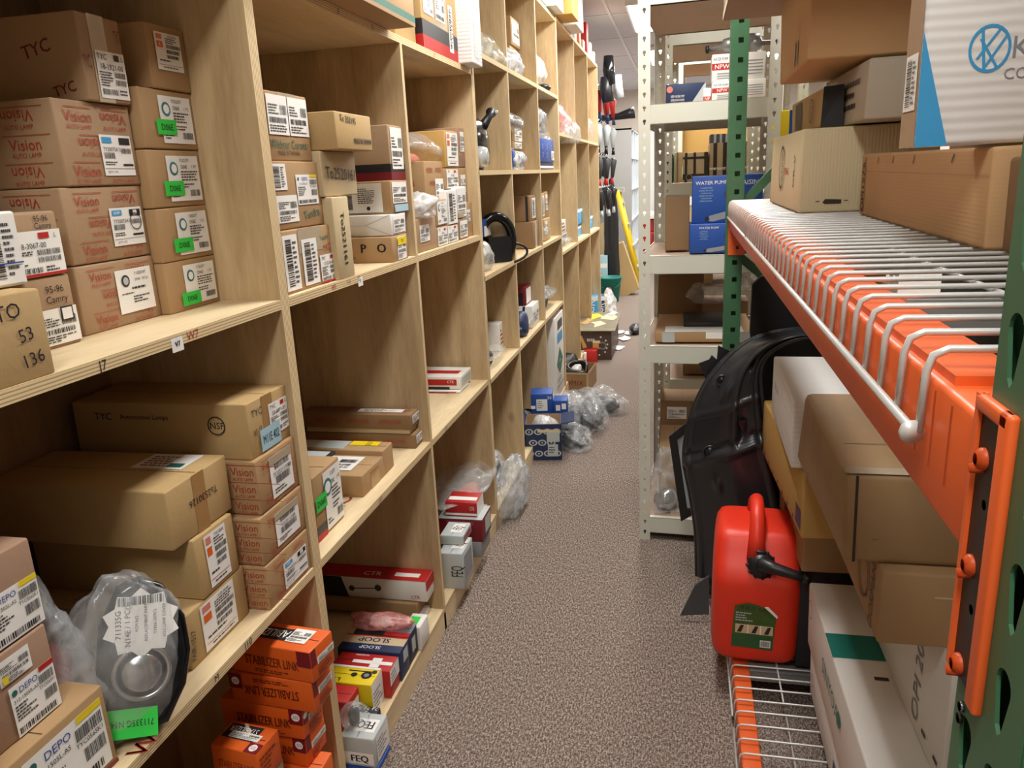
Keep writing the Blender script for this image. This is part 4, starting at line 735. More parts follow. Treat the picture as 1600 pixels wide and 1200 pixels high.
FB('red and white CTR box lying on the dark red box', (697,806), (744,786), 2.52, .1, 'red', [('rect','N',.0,.1,1,.25,'label'), ('rect','T',.05,.2,.95,.5,'label'), ('txt','N',.85,.6,.25,0,('CTR','label',.15)), ('rect','X',.0,.0,1,1,'label')], z, name='product_box')
LB('small white box leaning beside the CTR box on the floor shelf', (753,817), (762,787), 'white', [('rect','X',.1,.2,.9,.8,'mauve')], None, -.78, .05, name='product_box')
Lbag('clear bag with an orange edge drooping over the floor shelf of the third bay', (735,808), (798,768), -.74, .22, FILM, 61, amp=.25)
lump('orange printed slip inside the drooping clear bag', 'printed_card', 'card', (-.83, 2.72, .235), (.04,.1,.012), K['orange'], 3)

# ================================================================== boxes on top of the near shelving unit
zq = onx((620,45), -.70).z
z = ZT+.001
FT_ = [('rect','X',0,0,1,.16,'red'), ('rect','X',0,.16,1,.34,'dgrey'), ('rect','N',0,0,1,.16,'red'), ('rect','N',0,.16,1,.34,'ink')]
def TB_(label, n, f, x, D, body, decs, z0=None, z1=None, **k):
    a, b = onx(n, x), onx(f, x); return carton(label, x-D, x, a.y, b.y-.001, a.z if z0 is None else z0, b.z if z1 is None else z1, body, decs, **k)
TB_('carton with a green bottom stripe overhanging the top of the second bay', (540,50), (646,0), -.685, .40, 'kraft', [('rect','X',0,.0,1,.12,'sand'), ('rect','X',0,.12,1,.34,'dgreen')], ZT+.001, ZT+.075)
TB_('wide carton with red and grey bottom bands overhanging the shelf top', (470,0), (621,20), -.665, .44, 'kraft', [('rect','X',0,0,1,.18,'red'), ('rect','X',0,.18,1,.4,'dgrey'), ('tape','X',.55,0,.66,1,'tapec'), ('tape','X',.93,0,1,1,'tapec')], ZT+.077, ZT+.30)
TB_('plain kraft carton standing behind the green-striped one', (618,60), (646,0), -.78, .3, 'kraftl', [L_('X',.7,.3,.95,.6)], ZT+.001, ZT+.30)
TB_('labelled carton with grey and red bottom bands on top of the third bay', (662,81), (712,0), -.765, .33, 'kraftl', FT_+[L_('X',.05,.42,.3,.75,k='ms'), L_('X',.36,.42,.62,.85,k='depo'), L_('X',.72,.1,.84,.7,k='v'), ('tape','X',.3,0,.68,1,'tapec')], ZT+.001, ZT+.24)
TB_('kraft carton lying on top of the banded carton', (668,20), (712,0), -.755, .33, 'kraftl', [], ZT+.242, ZT+.36)
TB_('tall narrow white corrugated carton overhanging the top of the third bay', (739,106), (762,0), -.715, .40, 'whitec', [('rect','X',.25,.04,.75,.9,'lgrey',.001), ('txt','X',.5,.55,.025,90,('ASG 2018','navy',.5))], ZT+.001, ZT+.55)
# ================================================================== middle unit
XM = -.775
ZC2, ZA2, ZM2, ZT2, ZT3 = .656, 1.073, 1.476, 1.906, 2.342
def tinybag(label, a, b, m, seed, x=XM, D=.18, **k): return Lbag(label, a, b, x, D, m, seed, sub=4, **k)
tinybag('yellowed clear bag at the near end of the third-highest shelf, middle unit', (766,96), (797,63), FILMY, 71)
lump('grey fitting inside the yellowed bag', 'car_part', 'car part', (-.86, (onx((766,96),XM).y+onx((797,70),XM).y)/2, ZT2+.01), (.06,.1,.06), K['grey'], 5)
tinybag('blue-tinted bag of dark parts beside the yellowed bag', (801,112), (829,88), FILMB, 72)
LB('small kraft box with a white end label behind the yellowed bag', (799,62), (811,36), 'kraft', [L_('X',.1,.1,.9,.9)], onx((799,64),-.9).z if False else ZT2+.17, -.84, .2)
carton('plain carton carrying the small white-ended box', -1.05, -.85, onx((799,62),-.84).y, onx((811,36),-.84).y, ZT2+.001, ZT2+.169, 'kraft', [])
LB('amber box with a white patch standing upright on the top open shelf', (844,125), (856,66), 'amber', [L_('X',.3,.4,.95,.8)], ZT2+.001, -.84, .15)
tinybag('white crumpled bag in front of the upright amber box', (843,128), (858,94), FILMW, 73, D=.14)
lump('small black bracket at the shelf edge below the white bag', 'metal_bracket', 'car part', (-.79, onx((850,138),-.79).y, ZT2+.002), (.04,.07,.022), BP, 2)
# M2 shelf
def headlamp(label, y, z, s=1.0):
    t = thing('headlamp', label, 'headlamp', (-.86, y, z))
    q = MB(); q.loft([[Vector((.07*s*math.cos(a)*k_, .12*s*math.sin(a)*k_+off, .1*s+hh*s)) for a in [i*math.pi/8 for i in range(16)]] for hh, k_, off in ((-.1,.6,0), (-.08,.95,0), (0,1,.0), (.06,.8,.02), (.085,.3,.03))], BPG); q.build('lamp_housing', t)
    q = MB(); q.loft([[Vector((.078*s, .038*s*math.cos(a)-.06*s, .045*s+.03*s*math.sin(a))) if j < 1 else Vector((.05*s, .045*s*math.cos(a)-.06*s, .045*s+.038*s*math.sin(a))) for i, a in enumerate([k*math.pi/8 for k in range(16)])] for j in (1, 0)], mat('lamp_lens_grey', 'b9bcbd', .15, .1)); q.build('lens', t)
    q = MB(); q.tube([(.05*s,.02*s,.15*s),(.06*s,.09*s,.19*s),(.06*s,.11*s,.2*s)], [.018*s,.012*s,.02*s], BP, 10); q.tube([(.055*s,.11*s,.2*s),(.085*s,.11*s,.2*s)], .007*s, K['lgrey'], 10); q.build('mounting_bracket', t); return t
yb = (onx((750,260),XM).y+onx((787,262),XM).y)/2
headlamp('black headlamp with a pale lens on the middle unit, second shelf from top', yb-.04, ZM2, 1.15)
bag('milky bag drawn over the black headlamp', (-.93, yb+.04, ZM2), (.09, .15, .11), FILMG, 74, .25)
LB('lower of two stacked small kraft boxes with striped ends, second shelf', (801,232), (816,223), 'kraft', [L_('X',.2,.1,.9,.9)], None, -.84, .2)
LB('upper of two stacked small kraft boxes with striped ends, second shelf', (801,222), (816,201), 'kraft', [L_('X',.2,.1,.9,.9)], None, -.84, .2)
tinybag('grey bag lying on the stacked striped-end boxes', (800,201), (826,180), FILMG, 75, D=.2)
carton('blue and white box under the striped-end boxes', -.99, -.8, 3.53, 3.75, ZM2+.001, ZM2+.10, 'blue', [L_('X',.3,.2,.8,.8)], name='product_box')
tinybag('bag of blue and yellow packets spilling over the shelf edge', (803,267), (830,236), FILMB, 76, x=-.76, D=.12)
for i, c in enumerate(('blue', 'yellow', 'navy', 'mauve')): carton('%s packet inside the spilling bag' % ('blue','yellow','dark navy','mauve')[i], -.80, -.775, 3.60+i*.075, 3.66+i*.075, ZM2+.012, ZM2+.085-.01*i, c, [], name='parts_packet', cat='packet', group='packets in the spilling bag', faces='plain')
tinybag('rounded bag on top of the white lamp, far bay of the middle unit', (844,206), (861,172), FILMG, 77, D=.16)
carton('blue box with white swirl marks on the second shelf', -1.02, -.775, 4.30, 4.78, ZM2+.04, ZM2+.17, 'blue', [('ring',F_,.2+.3*i,.3+.35*j,.1,0,'label') for F_ in ('X','N') for i in range(3) for j in range(2)]+[L_('X',.8,.1,1,.5)], name='product_box')
carton('second box with blue swirls under the swirl-marked one', -1.02, -.78, 4.28, 4.79, ZM2+.001, ZM2+.039, 'navy', [('rect','X',0,.2,1,.5,'label')], name='product_box')
tinybag('crumpled clear bag resting on the blue swirl box', (846,224), (872,206), FILM, 78, D=.18)
lump('dark pump body inside the bag on the blue swirl box', 'car_part', 'car part', (-.86, onx((855,224),XM).y, onx((855,224),XM).z+.005), (.05,.08,.03), K['dgrey'], 3)
# A2 shelf
def ring_lamp(label, c, r):
    t = thing('fog_lamp', label, 'fog lamp', c); t.rotation_euler = (0, 0, math.radians(-52))
    q = MB(); q.tube([(0.0, r*.8*math.cos(a), r+r*math.sin(a)) for a in [i*math.pi/14 for i in range(28)]], r*.22, BPG, 10, True); q.build('bezel_ring', t)
    q = MB(); q.box(-.03, .03, -r*.5, r*.6, 0, r*1.1, BP); q.build('lamp_body', t)
    q = MB(); q.tube([(.01, r*.5+r*1.0*math.sin(a)*1.0, r*.35+r*.45*math.cos(a)-r*.0) for a in [i*math.pi/10 for i in range(11)]], .006, BP, 6); q.build('cable', t)
yb = onx((780,400),-.82).y
ring_lamp('black ring-shaped fog lamp with a cable loop, near bay of the middle unit', (-.83, yb, ZA2+.002), .10)
tinybag('white bag with reddish lettering next to the black ring fog lamp', (758,428), (779,370), FILMW, 79, D=.14)
LB('blue-capped white bag-box at the back of the ring fog lamp shelf', (757,370), (766,340), 'blue', [('rect','X',0,0,1,.6,'label')], None, -.86, .1, name='product_box')
carton('lower of two plain cartons, middle bay of the middle unit', -1.13, -.775, 4.03, 4.205, ZA2+.001, 1.212, 'kraftd', [('tape','X',.3,0,.6,1,'tapec')])
carton('upper of two plain cartons, black edge line, middle unit', -1.13, -.79, 4.04, 4.205, 1.213, 1.345, 'kraftd', [L_('X',.3,.1,.9,.9,k='v'), ('rect','N',.93,0,.97,1,'ink')])
a = onx((806,400),-.8)
carton('thin white part box leaning beside the plain cartons', -.86, -.79, 3.53, 3.60, ZA2+.001, ZA2+.2, 'whitec', [], name='product_box')
carton('lower kraft box at the far bay of the middle unit shelf', -1.05, -.79, 4.45, 4.66, ZA2+.001, 1.20, 'kraftl', [L_('X',.1,.3,.5,.9)]); z = 1.201
carton('upper left slim carton with a strip label, far bay of the middle unit', -1.05, -.80, 4.45, 4.545, z, 1.345, 'kraftl', [L_('X',.2,.1,.8,.9,k='v')])
carton('upper right slim carton beside the strip-labelled one, far bay', -1.05, -.80, 4.555, 4.66, z, 1.35, 'kraft', [L_('X',.2,.3,.8,.9)])
tinybag('small clear bag with blue print in front of the slim cartons', (848,378), (863,350), FILM, 80, D=.08)
carton('tall grey-brown plank-like carton at the back of the far bay', -1.1, -.95, 4.6, 4.66, 1.351, 1.45, 'kraftd', [])
# C2 shelf
def C2(label, n, f, body, decs, **k): return LB(label, n, f, body, decs, **k)
carton('white carton with a red mark on the near low shelf of the middle unit', -1.08, -.835, 3.42, 3.485, ZC2+.001, .79, 'white', [('txt','N',.35,.25,.2,0,('KYB','red')), ('lines','X',.1,.2,.9,.8,(4,'red'))])
tinybag('clear bag of fittings in front of the white carton', (767,570), (798,543), FILM, 81, D=.12)
lump('dark cylindrical filter inside the bag of fittings', 'oil_filter', 'car part', (-.84, onx((772,565),-.8).y, ZC2+.004), (.035,.04,.04), K['dgrey'], 3)
carton('striped white and navy box on the low shelf, middle bay', -1.12, -.785, 3.97, 4.17, ZC2+.001, .775, 'white', [('poly','N',0,0,0,0,('navy',[(.05*i*2,0),(.05*i*2+.04,0),(.05*i*2+.09,1),(.05*i*2+.05,1)])) for i in range(1,9)]+[L_('X',.1,.2,.9,.8)], name='product_box')
carton('black and maroon box on top of the striped box', -1.13, -.82, 3.98, 4.14, .776, .875, 'maroon', [('rect','N',0,.0,.95,.7,'ink'), ('txt','N',.8,.5,.3,0,('7','label')), ('rect','N',.3,.35,.75,.4,'grey'), ('rect','X',.1,.1,.9,.9,'label')], name='product_box')
tinybag('clear crumpled bag in front of the striped box', (815,520), (840,490), FILM, 82, D=.12)
lump('blue and yellow wrapped part on the low shelf, near the divider', 'parts_packet', 'packet', (-.81, onx((818,525),-.8).y, ZC2+.003), (.04,.08,.07), K['navy'], 6)
tinybag('grey bag with a yellow label at the far bay of the low shelf', (853,478), (874,440), FILMG, 83, D=.18)
lump('dark pump inside the grey bag of the low shelf', 'car_part', 'car part', (-.86, onx((862,475),XM).y, ZC2+.004), (.06,.1,.08), K['dgrey'], 3)
# top of the middle unit
for (y0_, y1_, xf_, h_, bd, lb, dc) in ((4.28, 4.43, -.765, .30, 'yellow', 'yellow and white box on top of the middle unit, nearest one', [('rect','X',0,.4,1,.8,'label'), ('rect','X',.3,0,.6,.4,'ink')]), (4.44, 4.63, -.765, .32, 'lgrey', 'grey and white box on top of the middle unit', [('rect','X',0,.3,1,1,'label')]),
      (4.65, 4.90, -.71, .33, 'white', 'tall white box at the top edge of the middle unit', []), (4.92, 5.2, -.66, .32, 'amber', 'pale amber box overhanging between the middle and far units', [])):
    carton(lb, -1.1, xf_, y0_, y1_, ZT3+.016, ZT3+h_, bd, dc, name='cardboard_box')
a = onx((898,55), -.68); carton('light blue and white box hanging over the edge of the far unit top', -1.1, -.68, 5.25, 5.6, 2.355, 2.75-.06, 'white', [('rect','X',.1,.02,.9,.18,'skyl'), ('txt','X',.5,.1,.1,0,('MAHLE','blue',.6))], name='cardboard_box')
for i in range(9):
    yy = 5.75+i*.16; carton(['narrow red box on top of the far unit, first from the near end','white slim box second in the row on the far unit top','orange-red slim box third in the row on the far unit top','grey slim box fourth in the row on the far unit top','pale slim box fifth in the row on the far unit top','red slim box sixth in the row on the far unit top','white slim box seventh in the row on the far unit top','grey-green slim box eighth in the row on the far unit top','cream slim box at the far end of the far unit top'][i], -1.05, -.79+.01*(i%3), yy, yy+.11, 2.352, 2.352+.09+.05*((i*7)%4), ['mauve','white','orange','grey','cream','red','white','lgrey','cream'][i], [], name='product_box', group='slim boxes on the far unit top')
# ================================================================== far unit
ZA3, ZM3 = .963, 1.696
XF = -.775
tinybag('pink-red bag on the high shelf of the far unit', (876,208), (899,168), FILMR, 91, D=.2)
tinybag('white and grey bag sliding off the high shelf of the far unit', (893,222), (912,188), FILMW, 92, x=-.74, D=.14)
lump('black cylinder beside the white bag on the high shelf', 'oil_filter', 'car part', (-.82, onx((914,213),-.8).y, ZM3+.002), (.04,.1,.08), BP, 2)
LB('blue and white packet hanging at the far end of the high shelf', (922,204), (932,163), 'blue', [('rect','X',0,.4,.6,.7,'label'), ('rect','X',.5,0,1,.3,'lgrey')], None, -.82, .1, name='product_box')
tinybag('clear bag below the blue packet on the high shelf', (921,218), (934,190), FILM, 93, D=.12)
for i, (n, f, lb) in enumerate((((902,384),(908,352),'light blue box lying at the low shelf of the far unit, nearest'), ((902,352),(910,325),'light blue box on top of the nearest light blue box'), ((910,376),(915,326),'white and mauve slim box beside the light blue ones'), ((922,360),(927,336),'light blue box near the far end of the far unit'), ((927,357),(931,334),'white-ended blue box at the far end of the far unit'))):
    LB(lb, n, f, ('lblue','lblue','white','lblue','blue')[i], [('txt','X',.5,.5,.25,90 if i < 2 else 0,('NTK','label',.9)), ('rect','X',0,.8,1,1,'label')], None if i == 1 else ZA3+.001, -.82, .14, name='product_box', group=None)
z = LB('clear-topped white carton at the near end of the far unit shelf', (879,386), (886,362), 'lgrey', [('lines','X',.1,.1,.9,.9,(4,'ink'))], ZA3+.001, -.82, .14)
LB('small pinkish carton above the clear-topped one', (878,362), (884,342), 'white', [('lines','X',.1,.1,.9,.9,(3,'mauve'))], z, -.82, .14)
tinybag('small clear bag on the near end of the far unit shelf', (886,384), (897,366), FILM, 94, D=.1)
# ================================================================== things on the floor along the left
def floor_bag(label, a, b, top, m, seed, dx=.12, **k):
    p, q_ = onz(a, 0), onz(b, 0); t = onx(top, (p.x+q_.x)/2)
    return bag(label, ((p.x+q_.x)/2, (p.y+q_.y)/2+.02, 0), (max(.05, abs(q_.x-p.x)/2*.85), max(dx, abs(q_.y-p.y)/2), k.pop('h', .12)), m, seed, **k)
bag('milky white bag on the carpet against the shelving, nearest of the floor bags', (-.745, 3.16, 0), (.075, .19, .125), FILMG, 101, .3, sub=5)
bag('dark bagged part on the floor shelf behind the blue open carton', (-.87, 3.2, ZF), (.09, .12, .10), FILM, 102, .25)
lump('black moulded part inside the bag on the floor shelf', 'lamp_housing', 'car part', (-.87, 3.2, ZF+.005), (.07,.1,.08), BP, 9)
# blue patterned open carton
def open_carton(label, cx, cy, w_, d_, h, rz, body, prints, inner='sand', flaps=(), taper=0):
    t = thing('open_carton', label, 'box', (cx, cy, 0), rz); a, b, e = w_/2, d_/2, .004; tp = taper
    q = MB(); q.box(-a, a, -b, b, .0, .004, K[inner])
    for (x0, x1_, y0, y1) in ((-a, a, -b, -b+e), (-a, a, b-e, b), (-a, -a+e, -b, b), (a-e, a, -b, b)): q.box(x0, x1_, y0, y1, 0, h, K[body])
    for (x0, x1_, y0, y1) in ((-a+e, a-e, -b+e, -b+e+.0008), (-a+e, a-e, b-e-.0008, b-e), (-a+e, -a+e+.0008, -b+e, b-e), (a-e-.0008, a-e, -b+e, b-e)): q.box(x0, x1_, y0, y1, .004, h, K[inner])
    fr = {'N': Fr((-a,-b,0),(a,-b,0),(a,-b,h),(-a,-b,h)), 'X': Fr((a,-b,0),(a,b,0),(a,b,h),(a,-b,h))}
    for fn in prints: fn(q, fr)
    q.build('carton_body', t)
    for (side, l, ang, bd) in flaps:
        q = MB(); Lx = {'N': w_, 'S': w_, 'X': d_, 'W': d_}[side]*.96
        q.box(-Lx/2, Lx/2, 0, l, -.002, .002, [K[inner], K[bd], K[bd], K[bd], K[bd], K[bd]])
        o = q.build('flap', t); rot = {'N': math.pi, 'S': 0, 'X': -math.pi/2, 'W': math.pi/2}[side]; pos = {'N': (0,-b,h), 'S': (0,b,h), 'X': (a,0,h), 'W': (-a,0,h)}[side]
        o.location = pos; o.rotation_euler = (ang, 0, rot)
    return t
def swirl(q, fr):
    for F in ('N', 'X'):
        f = fr[F]
        for i in range(4):
            for j in range(3):
                u, v = f.W*(.12+.25*i+.1*(j % 2)), f.H*(.2+.3*j)
                if u < f.W*.95: q.disc(f, u, v, f.H*.085, K['lgrey'], .001, 16, f.H*.055, 1.3); q.disc(f, u, v, f.H*.025, K['lgrey'], .001, 8)
    f = fr['N']; q.rect(f, f.W*.62, f.H*.12, f.W*.9, f.H*.45, K['lgrey'], .0016); q.lines(f, f.W*.65, f.H*.2, f.W*.88, f.H*.4, 3, K['dgrey'], .002); q.rect(f, f.W*.6, f.H*.52, f.W*.95, f.H*.85, K['lgrey'], .0016); q.rect(f, f.W*.35, f.H*.78, f.W*.95, f.H*.86, K['cream'], .0018)
p0, p1 = onz((822,727), 0), onz((871,716), 0)
open_carton('open dark blue carton with white swirls on the carpet, one tan flap up', (p0.x+p1.x)/2-.005, (p0.y+p1.y)/2+.11, .19, .19, .2, math.radians(8), 'navy', [swirl], 'sand', [('W', .09, math.radians(55), 'navy'), ('X', .07, math.radians(10), 'navy')])
bag('clear crumpled bag filling the open dark blue carton', ((p0.x+p1.x)/2, (p0.y+p1.y)/2+.11, .05), (.08,.08,.10), FILMW, 103, .2)
c = Vector(((p0.x+p1.x)/2-.02, (p0.y+p1.y)/2+.34, 0))
carton('bright blue and white box tilted on top of the bagged parts by the divider', c.x-.09, c.x+.03, c.y-.07, c.y+.06, .17, .29, 'blue', [('rect','N',.25,.2,.75,.75,'label'), ('lines','N',.3,.3,.7,.7,(4,'grey')), ('txt','N',.85,.82,.14,0,('50','label')), ('rect','N',0,.3,.2,.45,'label')], name='product_box', rz=.15)
carton('smaller blue box with white blocks beside the tilted blue box', c.x+.035, c.x+.115, c.y-.06, c.y+.05, .17, .25, 'blue', [('rect','N',.2,.3,.5,.7,'label'), ('rect','N',.6,.4,.9,.8,'label')], name='product_box', rz=.1)
carton('dark carton standing under the two bright blue boxes', c.x-.10, c.x+.12, c.y-.06, c.y+.06, 0, .168, 'navy', [], name='cardboard_box')
# big bags of black trims
def trim_piece(label, pts, r, c):
    q = MB(); q.tube(pts, r, BP, 8); return tag(q.build('plastic_trim', loc=c), label, 'car part')
for i, (cx, cy, rx, ry, rz_, hh) in enumerate(((-.70, 4.25, .13, .28, .12, 0), (-.57, 4.35, .12, .25, .10, 0), (-.60, 3.98, .11, .14, .07, 0), (-.50, 4.62, .12, .16, .09, 0))):
    bag(['large clear bag of black trim leaning on the shelf, leftmost of the floor heap','tall clear bag of black trim in the middle of the floor heap','flat clear bag nearest the camera in the floor heap','low clear bag at the aisle side of the floor heap'][i], (cx, cy, 0), (rx, ry, rz_), FILM, 110+i, .3, rz=.3*i, sub=5, tilt=(0, 0))
    lump(['curved black trim inside the leftmost clear bag of the floor heap','curved black trim inside the tall middle bag of the floor heap','black trim inside the flat near bag of the floor heap','black trim inside the low aisle-side bag of the floor heap'][i], 'plastic_trim', 'car part', (cx, cy, .004), (rx*.75, ry*.7, rz_*.62), BP, 20+i, .3, rz=.5*i)
bag('clear bag with a coiled black hose on the floor shelf of the middle bay', (-.86, 3.98, ZF), (.08,.1,.07), FILMG, 120, .2)
t = thing('coiled_hose', 'coiled black hose inside the bag on the floor shelf', 'hose', (-.86, 3.98, ZF+.06)); q = MB(); q.tube([(.055*math.cos(a)*.9, .07*math.cos(a*.99), .05*math.sin(a)) for a in [i*math.pi/10 for i in range(40)]], .008, BP, 6); q.build('hose', t)
# brown open box with belts
def pbox(q, fr):
    for F in ('N', 'X'):
        f = fr[F]; q.rect(f, 0, f.H*.93, f.W, f.H, K['kraftl'], .0012); q.rect(f, 0, 0, .012, f.H, K['kraftl'], .001); q.rect(f, f.W-.012, 0, f.W, f.H, K['kraftl'], .001)
    q.text(fr['N'], 'OMIX', fr['N'].W*.62, fr['N'].H*.5, .035, K['dorange'], 0, .0015)
p0, p1 = onz((866,605), 0), onz((925,618), 0)
bx = open_carton('open brown carton holding black belts on the carpet', -.74, 5.175, .255, .31, .14, math.radians(-4), 'kraftd', [pbox], 'kraftd', [])
for i in range(3):
    t = MB(); t.tube([(-.74+(.085-.01*i)*math.cos(a)+.01*i, 5.175+(.11-.01*i)*math.sin(a), .105+.03*math.sin(a*.5+i*.4)+.012*i) for a in [k*math.pi/14 for k in range(28)]], .012, BP, 6, True)
    tag(t.build('drive_belt'), ['lowest black drive belt looped inside the open brown carton','middle black drive belt looped inside the open brown carton','topmost black drive belt looped inside the open brown carton'][i], 'belt', 'belts in the open brown carton')
bag('small clear packet lying on the belts in the brown carton', (-.71, 5.1, .145), (.035,.06,.018), FILMW, 122, .2)
# refrigerant box leaning by the divider
carton('tall white refrigerant box with a black diamond, standing by the divider', -1.0, -.765, 4.54, 4.88, 0, .60, 'white', [('poly','X',0,0,0,0,('dgreen',[(.5,.26),(.85,.42),(.5,.6),(.15,.42)])), ('rect','X',.25,.66,.85,.78,'lblue'), ('rect','X',.3,.82,.85,.93,'dgrey'), ('rect','X',.15,.12,.9,.14,'grey'), ('lines','X',.2,.18,.8,.24,(2,'grey')), ('txt','X',.5,.43,.04,0,('R134','label',.3))], jit=.003)
# beer-print box
def beer(q, fr):
    f = fr['N']; W, Hh = f.W, f.H; q.rect(f, W*.3, Hh*.78, W*.64, Hh*.86, K['dgrey'], .001); q.text(f, 'BEER', W*.5, Hh*.7, Hh*.09, K['label'], 0, .0015)
    q.poly(f, [(W*.22,Hh*.86),(W*.27,Hh*.86),(W*.4,Hh*.45),(W*.3,Hh*.4)], K['amber'], .0014); q.poly(f, [(W*.54,Hh*.4),(W*.7,Hh*.38),(W*.73,Hh*.66),(W*.54,Hh*.68)], K['amber'], .0014); q.rect(f, W*.54, Hh*.6, W*.72, Hh*.68, K['cream'], .0018)
    q.disc(f, W*.78, Hh*.5, Hh*.13, K['grey'], .0014, 16, Hh*.1); q.poly(f, [(W*.4,Hh*.08),(W*.56,Hh*.08),(W*.56,Hh*.28),(W*.42,Hh*.26)], K['cream'], .0014); q.rect(f, W*.44, Hh*.29, W*.64, Hh*.34, K['dgreen'], .0014)
    for u, v in ((.1,.66),(.12,.42),(.2,.82),(.86,.68),(.88,.42),(.74,.8),(.7,.18),(.84,.28),(.9,.55),(.07,.55)):
        for k in range(3): a = k*math.pi/3; q.line(f, (W*u-Hh*.035*math.cos(a), Hh*v-Hh*.035*math.sin(a)), (W*u+Hh*.035*math.cos(a), Hh*v+Hh*.035*math.sin(a)), Hh*.014, K['label'], .0012)
K['beer'] = mat('brown_printed_card', '4a3a30', .5, .2, 20)
p0, p1 = onz((894,560), 0), onz((956,562), 0)
hb = ony((925,514), p0.y).z
t = thing('printed_carton', 'dark brown carton printed with a beer bottle, glass and snowflakes', 'box', ((p0.x+p1.x)/2, (p0.y+p1.y)/2+.3, 0))
a = (p1.x-p0.x)/2; b = .33; q = MB(); q.box(-a, a, -b, b, 0, hb-.01, K['beer']); beer(q, {'N': Fr((-a,-b,0),(a,-b,0),(a,-b,hb-.01),(-a,-b,hb-.01))}); q.build('carton_body', t)
q = MB(); M = Matrix.Translation((0, -b, hb-.006)) @ Matrix.Rotation(.04, 4, 'X'); q.box(-a-.02, a+.03, -.02, 2*b, 0, .006, mat('worn_card', '7d7358', .6, .5, 14), M)
for i in range(5):
    cx_, cy_ = [(-.06,.3),(.03,.22),(.1,.45),(.12,.6),(-.02,.5)][i]; q.raw([M @ Vector((cx_+.06*math.cos(k*.9)*(.35+abs(math.sin(k*2.1+i))), cy_+.1*math.sin(k*.9)*(.4+abs(math.cos(k*1.7+i))), .008)) for k in range(7)], [tuple(range(7))], K[('yellow','cream','cream','lgrey','yellow')[i]] if i else K['amber'])
q.build('lid', t)
# small clutter near the beer box
for i, (px, py, bd, w_, d_, h, lb) in enumerate(((912,558,'white',.10,.12,.09,'white and maroon small can box in front of the brown printed carton'), (925,556,'red',.13,.14,.10,'red orange box in front of the brown printed carton'))):
    p = onz((px, py), 0); carton(lb, p.x-w_/2, p.x+w_/2, p.y-.25, p.y-.25+d_, 0, h, bd, [('rect','N',.1,.1,.9,.45,'mauve')] if i == 0 else [], name='product_box')
lump('black bundle beside the brown carton with belts', 'car_part', 'car part', (-.86, 5.55, 0), (.10,.14,.09), BP, 33, .2)
t = MB(); t.tube([(-.74,5.42,.03),(-.74,5.48,.06)], [.05,.05], K['mauve'], 16); tag(t.build('plastic_disc'), 'dusty pink round disc beside the red orange box', 'disc')
bag('crumpled clear bag of scraps left of the brown printed carton', (-.90, 6.15, 0), (.07,.18,.09), FILM, 124, .3)
carton('mauve carton lying flat behind the crumpled scraps bag', -1.05, -.84, 6.5, 6.75, 0, .17, 'mauve', [('rect','N',0,.3,1,.6,'navy')]); carton('small black carton on the floor at the far divider', -1.05, -.88, 6.48, 6.6, .171, .30, 'black', [])
bag('pinkish translucent bag by the small black carton', (-.87, 6.35, .05), (.04,.08,.10), FILMR, 125, .2)
for i in range(4):
    carton(['leaning light blue carton with white letters at the far unit foot','second leaning blue carton with white letters at the far unit foot','dark blue carton behind the lettered blue ones','cream carton at the far end of the blue ones'][i], -.93+.03*i, -.78+.01*i, 7.05+.2*i, 7.22+.2*i, 0, .34-.03*i, ('lblue','lblue','navy','cream')[i], [('txt','X',.5,.5,.5,90,('NAKU','label',2)), ('txt','N',.5,.5,.3,80,('NGK','label',1.5)), ('rect','N',0,.85,1,1,'label')], name='product_box', rz=.1)
bag('white and grey plastic bag beside the green bucket', (-.78, 8.1, 0), (.10,.15,.12), FILMW, 126, .3, .5)
for i, (px, py) in enumerate(((968,545),(975,530),(966,520),(985,522))):
    p = onz((px, py), 0); q = MB(); q.raw([(p.x+.045*math.cos(a)*(.5+abs(math.sin(2.3*a+i))), p.y+.08*math.sin(a)*(.5+abs(math.cos(1.7*a+i))), .003+.012*abs(math.sin(2*a+i))) for a in [k*math.pi/4 for k in range(8)]], [tuple(range(8))], K['label']); o = q.build('paper_scrap'); tag(o, ['nearest torn white paper scrap right of the brown printed carton','rightmost torn white paper scrap by the white rack post','torn white paper scrap touching the brown printed carton','farthest torn white paper scrap beyond the brown printed carton'][i], 'paper', 'paper scraps beside the brown carton')
    sd = o.modifiers.new('s', 'SOLIDIFY'); sd.thickness = .002
lump('dark shoe-shaped object on the carpet behind the white rack post', 'shoe', 'shoe', (onz((993,520),0).x, onz((993,520),0).y, 0), (.06,.14,.05), BP, 3, .1)
# bucket
p = onz((950,474), 0); t = thing('bucket', 'teal green plastic bucket with a round red sticker at the aisle end', 'bucket', (p.x+.01, p.y+.14, 0))
q = MB(); rg = lambda r, z: [Vector((r*math.cos(a), r*math.sin(a), z)) for a in [i*math.pi/16 for i in range(32)]]
q.loft([rg(.001,.004), rg(.10,.003), rg(.135,.27), rg(.142,.272), rg(.142,.285), rg(.13,.285), rg(.098,.012), rg(.001,.01)], K['teal'], False); q.build('bucket_body', t)
q = MB(); q.tube([(.14*math.cos(a), -.01-.08*abs(math.sin(a))-.02, .27-.11*math.sin(a)) for a in [i*math.pi/12 for i in range(13)]], .004, K['teal'], 6); q.build('handle', t)
q = MB(); q.disc(Fr((-.05,-.125,.1),(.05,-.125,.1),(.05,-.137,.2),(-.05,-.137,.2)), .05, .05, .035, K['pinkp'], .002); q.build('sticker', t)
carton('water bottle pack showing behind the bucket rim', -1.02, -.88, 9.1, 9.25, .15, .5, 'skyl', [('rect','N',0,.6,1,.75,'label'), ('rect','N',0,.2,1,.35,'label')], name='bottle_pack', cat='bottles')
